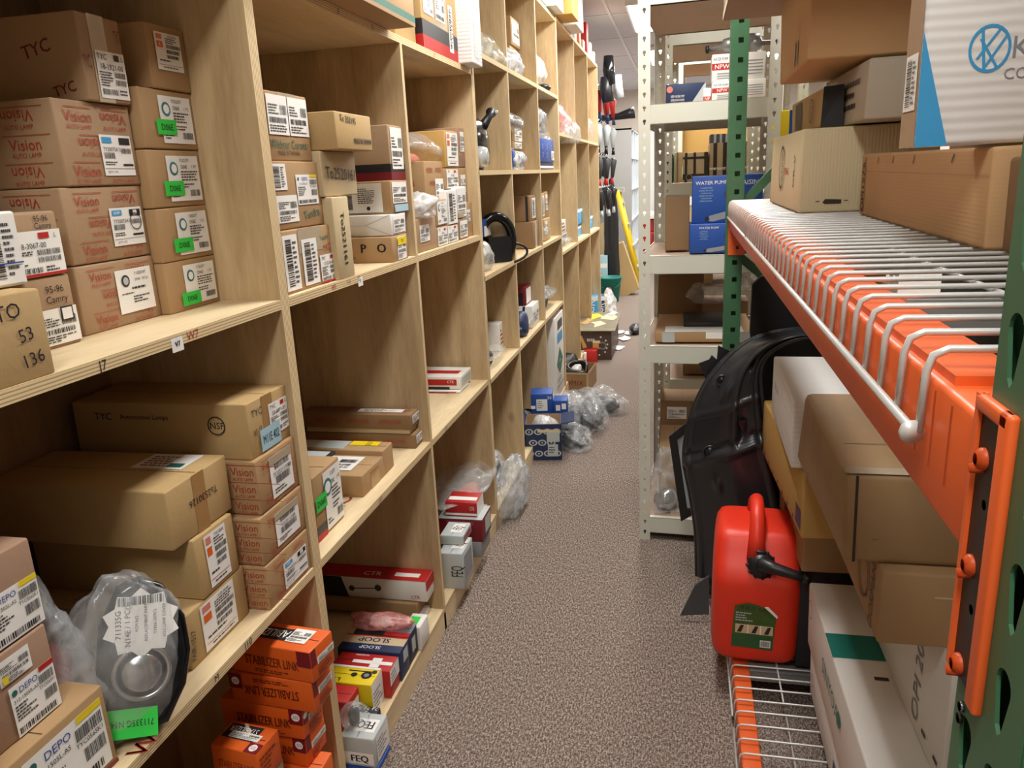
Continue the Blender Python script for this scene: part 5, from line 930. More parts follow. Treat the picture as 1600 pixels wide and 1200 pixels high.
carton('dark case under the water bottle pack', -1.02, -.86, 9.08, 9.28, 0, .149, 'ink', [], name='storage_case')
# cardboard leaning at the end
def lean_panel(label, cx, cy, w_, d_, h, ax, rz, body, decs=(), az=0):
    o = carton(label, cx-w_/2, cx+w_/2, cy-d_/2, cy+d_/2, 0, h, body, decs, jit=.004); o.rotation_euler = (ax, az, rz); o.location.z = abs(math.sin(az))*w_/2*.98; return o
BACK_A = 1
BACK_B = 1
carton('dark flat case lying behind the foot of the leaning carton', -.80, -.62, 9.48, 9.66, 0, .05, 'ink', [], name='storage_case')
# yellow step ladder
t = thing('step_ladder', 'yellow and grey step ladder leaning open at the aisle end', 'ladder', (-.70, 10.0, 0)); YL = mat('ladder_yellow', 'd9b813', .45, .1); AL = mat('ladder_aluminium', 'b9bab4', .35, .1, metal=.5)
for (bx_, by, tx, name) in ((.16, -.20, -.12, 'rail'), (.16, .15, -.12, 'rail')):
    q = MB(); q.tube([(bx_, by, 0), (tx, by*.6, 1.22)], .032, YL, 6); q.build(name, t)
for by in (-.15, .1): q = MB(); q.tube([(-.32, by, 0), (-.16, by*.6, 1.2)], .014, AL, 6); q.build('rear_leg', t)
for k in range(4):
    f_ = (k+1)/4.6; q = MB(); x_ = .16-.28*f_; q.box(x_-.05, x_+.05, -.2+.08*f_, .15-.06*f_, 1.22*f_-.01, 1.22*f_+.015, AL); q.build('step', t)
q = MB(); q.box(-.24, -.04, -.13, .1, 1.2, 1.25, AL); q.build('top_cap', t)
# grey open bookcase
GB = mat('cabinet_grey', '9a9a98', .6, .04); WH = mat('cabinet_white_edge', 'd5dde2', .5, .03)
t = thing('storage_cabinet', 'tall grey open-shelved cabinet at the far left', 'cabinet', (-.9, 11.1, 0)); q = MB()
for yy in (-.6, -.1, .4, .9, 1.4): q.box(-.25, .22, yy-.012, yy+.012, 0, 1.98, GB if yy < -.5 else WH)
q.box(-.27, -.25, -.612, 1.412, 0, 1.98, GB); q.box(-.25, .22, -.612, 1.412, 1.96, 1.98, GB); q.build('cabinet_frame', t)
for zz in (.05, .42, .8, 1.2, 1.6): q = MB(); q.box(-.25, .222, -.59, 1.39, zz, zz+.02, WH); q.build('shelf_board', t)
for i in range(16):
    yy = 10.55+.5*(i % 4); zz = (.07, .44, .82, 1.22)[i//4]; h = .12+.04*((i*5) % 4)
    carton('%s parcel in the %s row of the grey cabinet, %s from the near end' % (('light blue','dark','white','blue')[(i*3+i//4) % 4], ('lowest','second','third','fourth')[i//4], ('first','second','third','last')[i % 4]), -1.0, -.72, yy, yy+.3, zz+.001, zz+h, ('skyl','ink','white','blue')[(i*3+i//4) % 4], [], name='parcel', cat='parcel', group='parcels in the grey cabinet')
# tool rack with hanging goods
t = thing('peg_panel', 'grey peg panel with hooks past the end of the plywood shelving', 'peg panel', (-1.12, 8.0, 0)); q = MB(); q.box(-.012, .012, -.7, .7, .9, 2.6, GB); q.build('panel', t)
for k in range(24):
    yy = -.55+.22*(k % 6); zz = 1.3+.3*(k//6); q = MB(); q.tube([(.01, yy, zz), (.33, yy, zz), (.345, yy, zz+.02)], .004, STEEL, 6); q.build('hook', t)
HM = [BP, K['dgrey'], K['lgrey'], K['red'], BPG, K['navy'], K['white']]
for k in range(24):
    yy = 8-.55+.22*(k % 6); zz = 1.3+.3*(k//6); kk = (k*7+k//6) % 7
    t = thing('hanging_tool', '%s on the peg panel, %s row up, %s hook along' % (('black grip','grey brush','pale sleeve','red handled tool','glossy black flashlight','navy strap','white packet')[kk], ('first','second','third','top')[k//6], ('first','second','third','fourth','fifth','sixth')[k % 6]), 'tool', (-.85+.05*(k % 3), yy, zz-.01), .3*k, 'tools on the peg panel')
    q = MB(); q.tube([(0,0,0),(0,0,-.03),(0,0,-.10),(.01,0,-.2)], [.012,.02+.012*(k % 3),.028,.018], HM[kk], 10); q.build('tool_body', t)
    q = MB(); q.tube([(.01,0,-.2),(.015,0,-.27)], [.012,.02], HM[(kk+2) % 7], 8); q.build('tool_tip', t)
for i, (px, py, r, h, mm, lb) in enumerate(((951,110,.055,.25,BPG,'glossy black rubber boot-like tube hung high at the peg panel'), (947,140,.06,.22,BP,'dull black tube hung below the glossy one'), (966,135,.04,.2,K['lgrey'],'pale grey cylinder hung beside the dull black tube'))):
    p = ony((px, py), 7.6); q = MB(); q.tube([(p.x, 7.6, p.z+h/2), (p.x, 7.6, p.z), (p.x+.02, 7.6, p.z-h/2)], [r*.8, r, r*.9], mm, 14); tag(q.build('rubber_tube'), lb, 'tube')
p = ony((966,182), 8.6); q = MB(); q.tube([(p.x-.22, 8.6, p.z-.01), (p.x, 8.6, p.z), (p.x+.1, 8.6, p.z+.02), (p.x+.17, 8.6, p.z+.03)], [.03,.035,.05,.06], BP, 12); tag(q.build('exhaust_tube'), 'dark horizontal tube with a flared end above the grey cabinet', 'tube')
for i, (px, py, r) in enumerate(((945,255,.05),(950,300,.06),(955,310,.05),(958,340,.05))):
    p = ony((px, py), 9.2); lump(['black hanging strap bundle, highest by the ladder','black hanging strap bundle, middle by the ladder','black jacket-like bundle behind the ladder top','tall black cable bundle standing behind the ladder rails'][i], 'strap_bundle', 'straps', (p.x-.02, 9.2, (p.z-.15 if i < 3 else 0)), ((.07,.05,.15) if i < 3 else (.09,.05,.72)), BP, 40+i, .3)
for k in range(4): carton('red plastic crate stacked at the far end, %s from the floor' % ('first','second','third','fourth')[k], -.66, -.40, 12.2, 12.6, .18*k, .18*k+.17, 'red', [('rect','N',.1+.2*i,.2,.2+.2*i,.8,'maroon') for i in range(4)], name='crate', cat='crate', group='red crates at the far end')
carton('white ledge board resting on the red crates', -.70, -.38, 12.1, 12.7, .73, .82, 'white', [], name='board', cat='board')
q = MB(); q.box(RX0+.55, RX0+1.45, RY1-.05, RY1-.005, 0, 2.1, mat('door_white', 'e4e4e0', .5, .03)); struct('door_1', q)

# ================================================================== contents of the white racks
def RK(label, n, f, y, D, body, decs=(), z0=None, **k): return FB(label, n, f, y, D, body, decs, z0, **k)
ZR4, ZR3, ZR2, ZR1 = 1.667, 1.141, .803, .099
NP = lambda: [('rect','N',.0,.42,.36,.66,'red'), ('txt','N',.19,.54,.17,0,('NPW','label',.3)), ('txt','N',.16,.82,.12,0,('WATER PUMP','ink',.28))]+[('rect','N',.1,.08+.09*i,.36,.12+.09*i,'grey') for i in range(3)]+[('rect','N',.62-.02*i,.2+.12*i,.95,.235+.12*i,'grey') for i in range(5)]
z = RK('lower white water pump box with a red band on the high rack shelf', (1112,163), (1197,122), 2.93, .13, 'white', NP(), ZR4, name='product_box')
a, b = ony((1106,135), 2.95), ony((1110,92), 2.95)
RK('upper white water pump box with a red band on the high rack shelf', (1112,121), (1197,79), 2.94, .13, 'white', NP(), z, name='product_box')
RK('small white water pump box tucked left of the lower one', (1099,160), (1111,137), 2.96, .12, 'white', [('rect','N',0,.1,1,.4,'red'), ('txt','N',.5,.25,.2,0,('NP','label',.8))], ZR4, name='product_box')
o = RK('flat dark blue water pump box with white lines on the high rack shelf', (1040,160), (1103,128), 3.02, .2, 'navy', [('poly','N',0,0,0,0,('lgrey',[(.62,0),(1,0),(1,.98),(.98,.98)])), ('txt','N',.3,.42,.12,0,('NEW WATER PUMP','label',.34)), ('txt','N',.3,.25,.1,0,('BOMBA DE AGUA NUEVA','label',.34)), ('txt','N',.3,.1,.1,0,('POMPE A EAU NEUVE','label',.34)), ('disc','N',.1,.75,.15,0,'pinkp')], ZR4, name='product_box')
def pump(label, c, s, rz=0, ry=0):
    t = thing('water_pump', label, 'water pump', c, rz); t.rotation_euler = (0, ry, rz); G = mat('cast_aluminium', '8f8f8d', .4, .25, 30, metal=.6, bump=.2)
    q = MB(); q.tube([(-.1*s,0,.03*s),(-.04*s,0,.03*s),(-.03*s,0,.03*s),(.03*s,0,.035*s)], [.012*s,.014*s,.034*s,.036*s], G, 14); q.build('pump_body', t)
    q = MB(); q.tube([(.03*s,0,.035*s),(.1*s,0,.04*s),(.14*s,.01*s,.045*s)], [.024*s,.028*s,.02*s], G, 12); q.tube([(.06*s,0,.02*s),(.06*s,0,.07*s)], .014*s, SILV, 10); q.build('inlet_pipe', t)
    q = MB(); q.tube([(-.105*s,0,.03*s),(-.12*s,0,.03*s)], [.02*s,.016*s], K['black'], 12); q.build('pulley_hub', t)
p = ony((1135,85), 2.98); pump('grey cast water pump lying on the white pump boxes', (p.x+.015, 2.98, z+.098), .7, .1, -.12)
p = ony((1180,78), 2.98); pump('shiny cast water pump half hidden by the green upright', (p.x, 2.99, z+.10), .6, 2.9)
# AISIN boxes
AI = lambda: [('txt','N',.27,.86,.075,0,('WATER PUMP','label',.46)), ('txt','N',.82,.84,.1,0,('AISIN','label',.34))]+[('txt','N',.2,.75-.055*i,.026,0,(s,'skyl',.26)) for i, s in enumerate(('WASSERPUMPE','BOMBA DE AGUA','POMPE A EAU','BOMBA DE AGUA','WATERPOMP','POMPA ACQUA'))]+[('poly','N',0,0,0,0,('lgrey',[(.52,.5),(.56,.5),(.6,.22),(.56,.2)])), ('disc','N',.53,.6,.11,0,'dgrey'), ('disc','N',.53,.6,.05,0,'grey'), ('poly','N',0,0,0,0,('grey',[(.2,.06),(.26,.16),(.54,.26),(.56,.12),(.3,.03)])), ('disc','N',.22,.09,.05,0,'ink')]
z = RK('lower blue water pump box on the middle rack shelf', (1077,402), (1190,347), 2.93, .16, 'blue', AI(), ZR3, name='product_box')
RK('upper blue water pump box on the middle rack shelf', (1081,346), (1193,271), 2.95, .16, 'blue', AI(), z, name='product_box')
RK('brown wood-grained carton left of the blue water pump boxes', (1039,400), (1078,306), 3.06, .2, 'kraftd', [], ZR3)
carton('tiny white strip box on the brown wood-grained carton', .0-.06, .04-.06, 3.1, 3.2, 1.375, 1.39, 'white', []) if False else None
# shelf 2 (low)
z = RK('open flat carton with white tape corners on the lower middle rack shelf', (1024,540), (1178,519), 2.95, .4, 'kraft', [('rect','N',.07,.0,.2,1,'lgrey'), ('rect','N',.52,.35,.72,1,'label'), ('rect','N',.85,.0,1,1,'lgrey'), ('rect','T',.1,0,.9,.3,'white')], ZR2)
carton('dark flat tray part lying on the open flat carton', .0, .2, 3.05, 3.28, z, z+.02, 'ink', [], name='tray')
lean_panel('cardboard flap panel leaning at the back of the lower middle shelf', -.01, 3.42, .2, .02, .2, math.radians(-12), 0, 'kraftd') ; bpy.data.objects[-1].location.z = ZR2+.003 if False else 0
for o in [o for o in COL.objects if o.get('label', '').startswith('cardboard flap panel')]: o.location.z = ZR2+.002
# second rack seen through the first
def R2(label, x0, x1_, z0, z1, y, D, body, decs=(), **k): return carton(label, x0, x1_, y, y+D, z0, z1, body, decs, **k)
q0 = ony((1039,292),4.1); q1 = ony((1056,240),4.1); R2('dark green narrow box on the second rack', q0.x, ony((1052,240),4.1).x, 1.376, q1.z, 4.1, .3, 'dgreen', [('rect','N',0,.1*i,1,.1*i+.03,'ink') for i in range(9)])
q1 = ony((1066,238),4.12); R2('narrow cream box with brown squiggles on the second rack', ony((1053,240),4.1).x, q1.x, 1.376, q1.z, 4.1, .3, 'tan', [('rect','N',.35,0,.5,1,'kraftd')])
q1 = ony((1107,237),4.12); R2('brown and tan patterned carton with arched print on the second rack', ony((1067,240),4.1).x, q1.x, 1.376, q1.z, 4.1, .3, 'tan2', [('rect','N',0,.78,1,.86,'seam'), ('rect','N',.08,0,.18,1,'seam'), ('rect','N',.42,.0,.52,1,'seam'), ('rect','N',.84,.0,1,1,'seam'), ('rect','N',0,.1,1,.28,'seam'), ('ring','N',.25,.18,.1,0,'lgrey')])
R2('second patterned carton with stripes right of the arched one', q1.x+.005, q1.x+.19, 1.376, 1.56, 4.12, .3, 'tan2', [('rect','N',.1+.25*i,0,.2+.25*i,1,'seam') for i in range(4)]+[('rect','N',0,.3,1,.36,'label')])
q2 = ony((1110,222),4.4); R2('striped dark carton on top, behind the patterned cartons', q2.x, q2.x+.12, 1.376, ony((1110,219),4.4).z+.03, 4.43, .2, 'dgrey', [('rect','N',.15+.25*i,0,.25+.25*i,1,'lgrey') for i in range(3)])
R2('large orange-tan carton filling the second rack behind', -.02, .36, 1.46, 1.9, 5.5, .4, 'amber')
R2('plain tan carton on the lower level of the second rack', .0, .15, .855, 1.05, 4.15, .3, 'kraft'); R2('dark blue box hanging under the middle level of the second rack', .155, .24, .9, 1.05, 4.2, .3, 'navy')
R2('reddish brown carton on the low level of the second rack, right', .2, .42, .70, .84, 3.98, .05, 'kraftd') if False else None
bag('clear bag of dark castings at the back of the nearest rack', (.12, 3.32, ZR2+.09), (.09,.06,.05), FILM, 131, .3)
R2('dark red-brown carton at the back of the lower middle shelf', .08, .27, ZR2+.001, ZR2+.09, 3.37, .15, 'pink')
bag('glossy clear bag of manifolds hanging beside the green upright', (.235, 3.3, ZR2+.15), (.06,.1,.05), FILMW, 132, .3)
for i, (x0, z0, w_, h, bd) in enumerate(((.0,.365,.2,.16,'kraftd'), (.22,.365,.16,.2,'pink'), (.02,2.085,.3,.22,'kraft'), (0,.86,.0,.0,'kraft'))):
    if w_: R2(['taped kraft carton on the lowest high level of the second rack','pinkish carton beside the taped one on the second rack','tall kraft carton on the top level of the second rack'][i], x0, x0+w_, z0, z0+h, 4.15, .35, bd)
RK('kraft carton with an address label under the low shelf of the nearest rack', (1032,672), (1100,627), 3.35, .2, 'kraftd', [L_('N',.15,.4,.6,.8)], None)
carton('low support carton below the address-labelled one', -.10, .18, 3.34, 3.54, ZR1+.001, ony((1032,672),3.35).z-.002, 'kraftd', [])
# bottom level of nearest rack
RK('open brown carton tilted on the bottom rack shelf', (1030,770), (1075,700), 3.0, .3, 'kraft', [], ZR1)
bag('big clear bag of shiny parts on the bottom rack shelf', (-.045, 2.96, ZR1+.002), (.075,.06,.15), FILM, 133, .3, sub=5)
lump('shiny foil-like part inside the bottom shelf bag', 'foil_wrap', 'car part', (-.06, 2.97, ZR1+.004), (.045,.04,.05), SILV, 7, .3)
# fourth rack and beyond: cartons
for i in range(10):
    x0 = .56+.22*(i % 2); zz = (.366, .856, 1.456, 2.086, .366)[i//2]; yy = 4.12 if i < 8 else 4.4
    if i < 8: carton('%s carton on the %s level of the fourth white rack, %s side' % (('kraft','tan','pinkish','dark kraft')[i % 4], ('lowest','second','third','top')[i//2], ('left','right')[i % 2]), x0, x0+.2, yy, yy+.3, zz, zz+.2+.03*(i % 3), ('kraft','tan','pink','kraftd')[i % 4], [L_('N',.2,.3,.7,.7)])
for i in range(8):
    x0 = -.02+.25*(i % 2); zz = (.406, .906, 1.456, 2.156)[i//2]
    if zz != 1.456: carton('%s carton on the %s level of the third white rack, %s side' % (('amber','kraft','tan','pinkish')[(i*3) % 4], ('lowest','second','third','top')[i//2], ('left','right')[i % 2]), x0, x0+.22, 5.5, 5.85, zz, zz+.22+.03*(i % 3), ('amber','kraft','tan','pink')[(i*3) % 4], [])
carton('yellow and blue box seen past the right post of the nearest rack', .40, .56, 3.9, 4.0, 1.46, 1.68, 'yellow', [('rect','N',.4,0,.75,1,'blue'), ('rect','N',.75,0,1,1,'label')], name='product_box')
carton('tall stack carton under the yellow and blue box', .40, .56, 3.9, 4.0, 0, 1.459, 'kraft', [])
# ================================================================== upper deck of the pallet rack
ZD = DK+.003
def P_(label, x0, x1_, y0, y1, z0, z1, body, decs=(), **k): return carton(label, x0, x1_, y0, y1, z0, z1, body, decs, jit=k.pop('jit', .003), bev=k.pop('bev', .005), **k)
P_('long kraft carton lettered DPI1573 on the upper wire deck', .343, .72, .985, 1.735, ZD, 1.455, 'brownc', [('txt','W',.045,.45,.2,90,('DPI1573','ink',.12,.0006)), ('rect','W',.022,.12,.024,.8,'seam'), ('rect','W',.068,.12,.070,.8,'seam'), ('rect','W',.03,.06,.062,.075,'seam'), ('rect','W',.03,.84,.062,.855,'seam')]+[('poly','W',0,0,0,0,('seam',[(u,.86),(u+.012,.95),(u+.016,.94),(u+.003,.84)])) for u in (.05,.2,.36,.54,.8)]+[('rect','W',0,.72,1,.724,'kraftd')], rz=-.02)
P_('dark-edged carton behind the near green upright on the upper deck', .35, .72, .60, .975, ZD, 1.44, 'kraftd', [('rect','N',.15,.1,.9,.85,'seam')])
P_('white carton with a blue wedge and the letters KO, nearest on top', .258, .71, 1.0, 1.066, 1.4562, 1.80, 'whitec', [('poly','N',0,0,0,0,('lblue',[(0,0),(.075,0),(.0,.36)])), ('txt','N',.246,.292,.066,0,('KO','grey',.10)), ('txt','N',.275,.213,.034,0,('COMPLETE','grey',.2)), ('rect','W',0,0,1,1,'sand',.0008), L_('W',.1,.12,.9,.3,k='v')]+
  [('poly','N',0,0,0,0,('lblue',[(.15+.047*a*math.cos(q1*math.pi/12), .292+.073*a*math.sin(q1*math.pi/12)) for a, q1 in ((1,i),(1,i+1),(.86,i+1),(.86,i))])) for i in range(24)]+
  [('poly','N',0,0,0,0,('lblue',[(.15+a, .292+b),(.15+a+.007, .292+b),(.15+c+.007, .292+d),(.15+c, .292+d)])) for a, b, c, d in ((-.022,.055,-.012,-.062),(.018,.06,-.03,-.03),(.032,.036,-.012,-.058),(-.024,.03,.016,-.058))], jit=.002)
P_('cream corrugated carton with black and red print on the upper deck', .245, .52, 1.83, 2.42, ZD, 1.518, 'tanc', [('poly','N',0,0,0,0,('seam',[(.18,.12),(.2,.16),(.32,.15),(.32,.1),(.2,.1)])), ('rect','N',.13,.13,.16,.14,'seam'), ('rect','N',.34,.13,.37,.14,'seam'), ('txt','W',.45,.55,.12,90,('APEX','ink',.5)), ('txt','W',.6,.5,.1,0,('FORMAC','red',.2)), ('txt','W',.84,.5,.13,90,('CR-V','ink',.5)), ('ring','W',.45,.55,.3,0,'ink')])
P_('low sliver carton with black marks at the far end of the upper deck', .27, .5, 2.43, 2.66, ZD, 1.45, 'tan', [('lines','W',.1,.1,.9,.9,(4,'ink'))])
P_('brown carton with a black and red emblem, behind the cream carton', .292, .34, 1.9, 2.40, 1.52, 1.605, 'kraftl', [('ring','W',.72,.5,.33,0,'ink'), ('txt','W',.72,.5,.3,0,('CB','mauve',.2)), ('bars','W',.15,.1,.4,.9,'ink'), ('rect','N',0,0,1,1,'ink')], name='cardboard_box')
P_('grey-beige worn carton under the big brown one', .343, .58, 1.70, 2.24, 1.52, 1.637, 'greyc', [('lines','W',.55,.2,.9,.8,(3,'seam')), ('rect','W',.1,.05,.4,.9,'tan2'), ('tape','W',.0,.0,.12,1,'tapec')])
P_('big brown corrugated carton on top of the right-hand stack', .24, .72, 1.76, 2.26, 1.645, 1.84, 'brownc', [('rect','W',.6,.05,.63,.3,'seam'), ('rect','W',.68,.05,.71,.3,'seam')])
for i_, (y0_, y1_, h_, nm_) in enumerate(((.55, 1.25, .52, 'nearest'), (1.27, 1.95, .46, 'middle'), (1.97, 2.6, .5, 'farthest'))): P_('%s tall kraft carton added at the back of the upper wire deck to block light' % nm_, .76, 1.14, y0_, y1_, ZD, ZD+h_, 'kraftd', [])  # cartons added to stop light falling through the open back of the deck
P_('dusky carton overhead whose underside faces the aisle', .10, .80, 1.45, 2.46, 1.845, 2.1, 'pink', [('rect','W',0,.0,1,.08,'tan2')])
# ================================================================== lower deck of the pallet rack
ZL = DL+.003
P_('bottom long white carton on the lower wire deck', .333, .75, .75, 1.85, ZL, .248, 'whitec', [('ring','W',.05,.5,.12,0,'grey'), ('rect','W',.3,.2,.32,.5,'dgrey'), ('rect','W',.5,.3,.51,.5,'dgrey')])
P_('long white carton with a green tape patch and faint green print', .322, .60, .72, 1.86, .25, .418, 'white', [('rect','T',.0,.72,.42,.80,'teal'), ('ring','W',.04,.7,.14,0,'teal'), ('txt','W',.27,.5,.22,0,('SINYOA',  'teal',.3)), ('disc','W',.36,.5,.1,0,'teal'), ('rect','T',.25,.66,.35,.67,'seam'), ('rect','T',.5,.3,.6,.31,'seam')])
P_('long white carton lettered OPI 2051 standing behind the green-taped one', .425, .66, 1.18, 1.735, .42, .665, 'white', [('txt','W',.72,.5,.16,90,('OPI 2051','grey',.8)), ('rect','W',.2,.8,.24,.83,'ink'), ('rect','W',.4,.8,.44,.83,'ink'), ('rect','W',.8,.12,.84,.15,'ink'), ('rect','W',.92,.12,.96,.15,'ink')])
P_('small brown carton beside the near upright on the lower deck', .44, .66, .8, 1.14, .42, .60, 'kraft', [('rect','T',0,.0,1,.05,'seam')])
P_('brown carton printed along its side, under the crumpled carton', .318, .72, 1.215, 1.735, .668, .80, 'kraft', [('ring','W',.78,.5,.3,0,'ink'), ('txt','W',.9,.45,.2,90,('DORMAN','seam',.6))]+[('rect','W',.08+.14*i,.3,.16+.14*i,.32,'seam') for i in range(4)]+[('rect','W',.08+.14*i,.7,.16+.14*i,.72,'seam') for i in range(4)]+[('rect','N',.2,.68,.55,.71,'tan2')])
P_('big crumpled brown carton with loose tape right under the orange beam', .258, .70, 1.235, 1.72, .803, .965, 'crump', [('rect','T',.05,.3,.95,.304,'seam'), ('tape','T',.0,.0,1,.06,'tapec'), ('rect','W',.3,.0,.306,1,'seam'), ('rect','W',.12,.0,.124,1,'seam'), ('rect','N',.035,.02,.045,.98,'seam'), ('rect','N',.1,.28,.9,.285,'seam'), ('poly','N',0,0,0,0,('seam',[(.28,.52),(.3,.62),(.34,.55)]))], jit=.012, bev=.012)
P_('white carton with faint side print behind the crumpled brown one', .248, .60, 1.755, 2.2, .765, .925, 'whitec', [('txt','W',.25,.6,.1,0,('FREGAN','grey',.3)), ('rect','N',.5,.12,.7,.14,'seam')])
o = P_('long amber carton slanting under the white carton', .256, .62, 1.74, 2.33, .60, .76, 'amber', [('rect','W',.1+.12*i,.05,.12+.12*i,.12,'seam') for i in range(7)]+[('rect','W',.88,.1,.98,.4,'navy')], rx=-.0, rz=.06)
P_('brown carton lettered RPS09 behind the jerrycan', .300, .58, 1.91, 2.32, .421, .575, 'kraft', [('rect','W',.2,.2,.6,.8,'pinkp'), ('txt','W',.4,.6,.25,0,('RPS09','ink',.4)), ('bars','W',.25,.25,.55,.45,'ink')], rz=.03)
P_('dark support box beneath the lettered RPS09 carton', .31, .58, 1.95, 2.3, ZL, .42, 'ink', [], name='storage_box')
for i_, (y0_, y1_, nm_) in enumerate(((.5, 1.18, 'nearest'), (1.2, 1.9, 'middle'), (1.92, 2.62, 'farthest'))): P_('%s tall dark block added at the back of the lower wire deck as shade' % nm_, .78, 1.14, y0_, y1_, ZL, 1.15, 'ink', [], name='dark_filler')  # added dark blocks, standing in for the shade seen through the wires
P_('dark plastic tote filling the gap below the amber carton', .34, .62, 1.88, 2.4, .577, .599, 'ink', [], name='dark_filler')
# ================================================================== red jerrycan
def jerrycan():
    W_, D_, Hc = .118, .135, .385
    base = onz((1175,1040), DL); t = thing('jerrycan', 'red plastic fuel jerrycan with a black spout and torn green label', 'fuel can', (.208, base.y+D_-.005, DL+.003)); t.rotation_euler = (0, math.radians(.5), math.radians(-3))
    def ring(z, sx, y0, y1, e=6.0, n=56):
        pts = []; cy, b = (y0+y1)/2, (y1-y0)/2
        for i in range(n):
            a = 2*math.pi*i/n; c, s = math.cos(a), math.sin(a)
            pts.append(Vector((sx*abs(c)**(2/e)*(1 if c > 0 else -1), cy+b*abs(s)**(2/e)*(1 if s > 0 else -1), z)))
        return pts
    prof = [(0,.085,-.10,.10), (.006,.102,-.118,.118), (.022,.114,-.132,.132), (.05,.118,-.135,.135), (.15,.119,-.136,.136), (.235,.119,-.135,.136), (.262,.118,-.128,.136), (.29,.117,-.108,.135), (.325,.115,-.084,.135), (.345,.112,-.074,.133), (.360,.104,-.062,.126), (.367,.088,-.045,.108)]
    q = MB(); q.loft([ring(*p_) for p_ in prof], RP); q.build('can_body', t)
    q = MB(); q.tube([(-.005,-.095,.305),(-.005,-.085,.36),(-.005,-.062,.405),(-.005,-.03,.428),(-.005,.03,.425),(-.005,.08,.40),(-.005,.10,.35)], [.026,.022,.02,.019,.019,.02,.024], RP, 14); q.build('handle', t)
    q = MB(); d = Vector((.15,-.75,.35)).normalized(); c = Vector((.006,-.098,.292)); q.tube([c, c+d*.02, c+d*.022, c+d*.036], [.036,.036,.03,.027], BP, 20)
    for k in range(12):
        a = k*math.pi/6; u = d.cross(Vector((0,0,1))).normalized(); v = d.cross(u); e_ = (u*math.cos(a)+v*math.sin(a))*.036; q.tube([c+e_, c+d*.02+e_], .004, BP, 6)
    q.build('spout_collar', t)
    q = MB(); e0 = c+d*.034; q.tube([c+d*.02, e0, e0+Vector((.028,-.012,.0)), e0+Vector((.075,-.02,-.008)), e0+Vector((.115,-.026,-.016))], [.024,.022,.016,.013,.0115], BP, 16); q.tube([e0+Vector((.098,-.0235,-.013)), e0+Vector((.118,-.0265,-.0165))], .0145, BP, 16); q.tube([e0+Vector((.117,-.0263,-.0163)), e0+Vector((.1185,-.0266,-.0166))], .008, K['seam'], 12); q.build('spout', t)
    q = MB(); q.rbox(-.008,.016,-.115,-.098,.318,.34, BP, .003); q.build('spout_latch', t)
    # torn label
    q = MB(); f = Fr((-.062,-.1375,.058),(.052,-.1375,.058),(.052,-.1375,.195),(-.062,-.1375,.195)); W, Hh = f.W, f.H
    G1 = mat('label_green', '3c5a22', .4, .3, 30); G2 = mat('label_dark_green', '1f5a34', .4, .1)
    q.poly(f, [(0,0),(W*.95,-.002),(W*.96,Hh*.2),(W*1.0,Hh*.7),(W*.98,Hh*.82),(W*.6,Hh*.97),(W*.35,Hh),(W*.05,Hh*.92),(W*.02,Hh*.5)], G1, .0008)
    q.rect(f, 0.001, .001, W*.94, Hh*.27, G2, .0012); q.rect(f, W*.08, Hh*.32, W*.94, Hh*.52, K['tan2'], .0012); q.rect(f, W*.36, Hh*.32, W*.38, Hh*.52, K['label'], .0016); q.rect(f, W*.65, Hh*.32, W*.67, Hh*.52, K['label'], .0016)
    for u in (.12, .45, .74): q.poly(f, [(W*u,Hh*.34),(W*(u+.1),Hh*.34),(W*(u+.16),Hh*.5),(W*(u+.08),Hh*.5)], K['ink'], .0018)
    q.rect(f, W*.66, Hh*.04, W*.9, Hh*.2, K['label'], .0016); q.bars(f, W*.68, Hh*.06, W*.88, Hh*.18, K['ink'], .002); q.text(f, '18.8L/5 GAL', W*.48, Hh*.885, Hh*.08, K['ink'], -4, .0014, maxw=W*.7); q.lines(f, W*.08, Hh*.58, W*.5, Hh*.8, 4, K['lgrey'], .0014)
    q.poly(f, [(W*.72,Hh*.95),(W*1.02,Hh*.72),(W*1.03,Hh*.78),(W*.8,Hh*.97)], K['label'], .003); q.build('label', t)
    for sx in (-1, 1):
        q = MB(); f = Fr((sx*.06-.025,-.1145,.262),(sx*.06+.025,-.1145,.262),(sx*.06+.025,-.096,.30),(sx*.06-.025,-.096,.30))
        for k in range(4): q.rect(f, .004, .008*k+.003, .044, .008*k+.0055, mat('embossed_red', 'c83a22', .4), .0045)
        q.build('embossed_mark', t)
jerrycan()
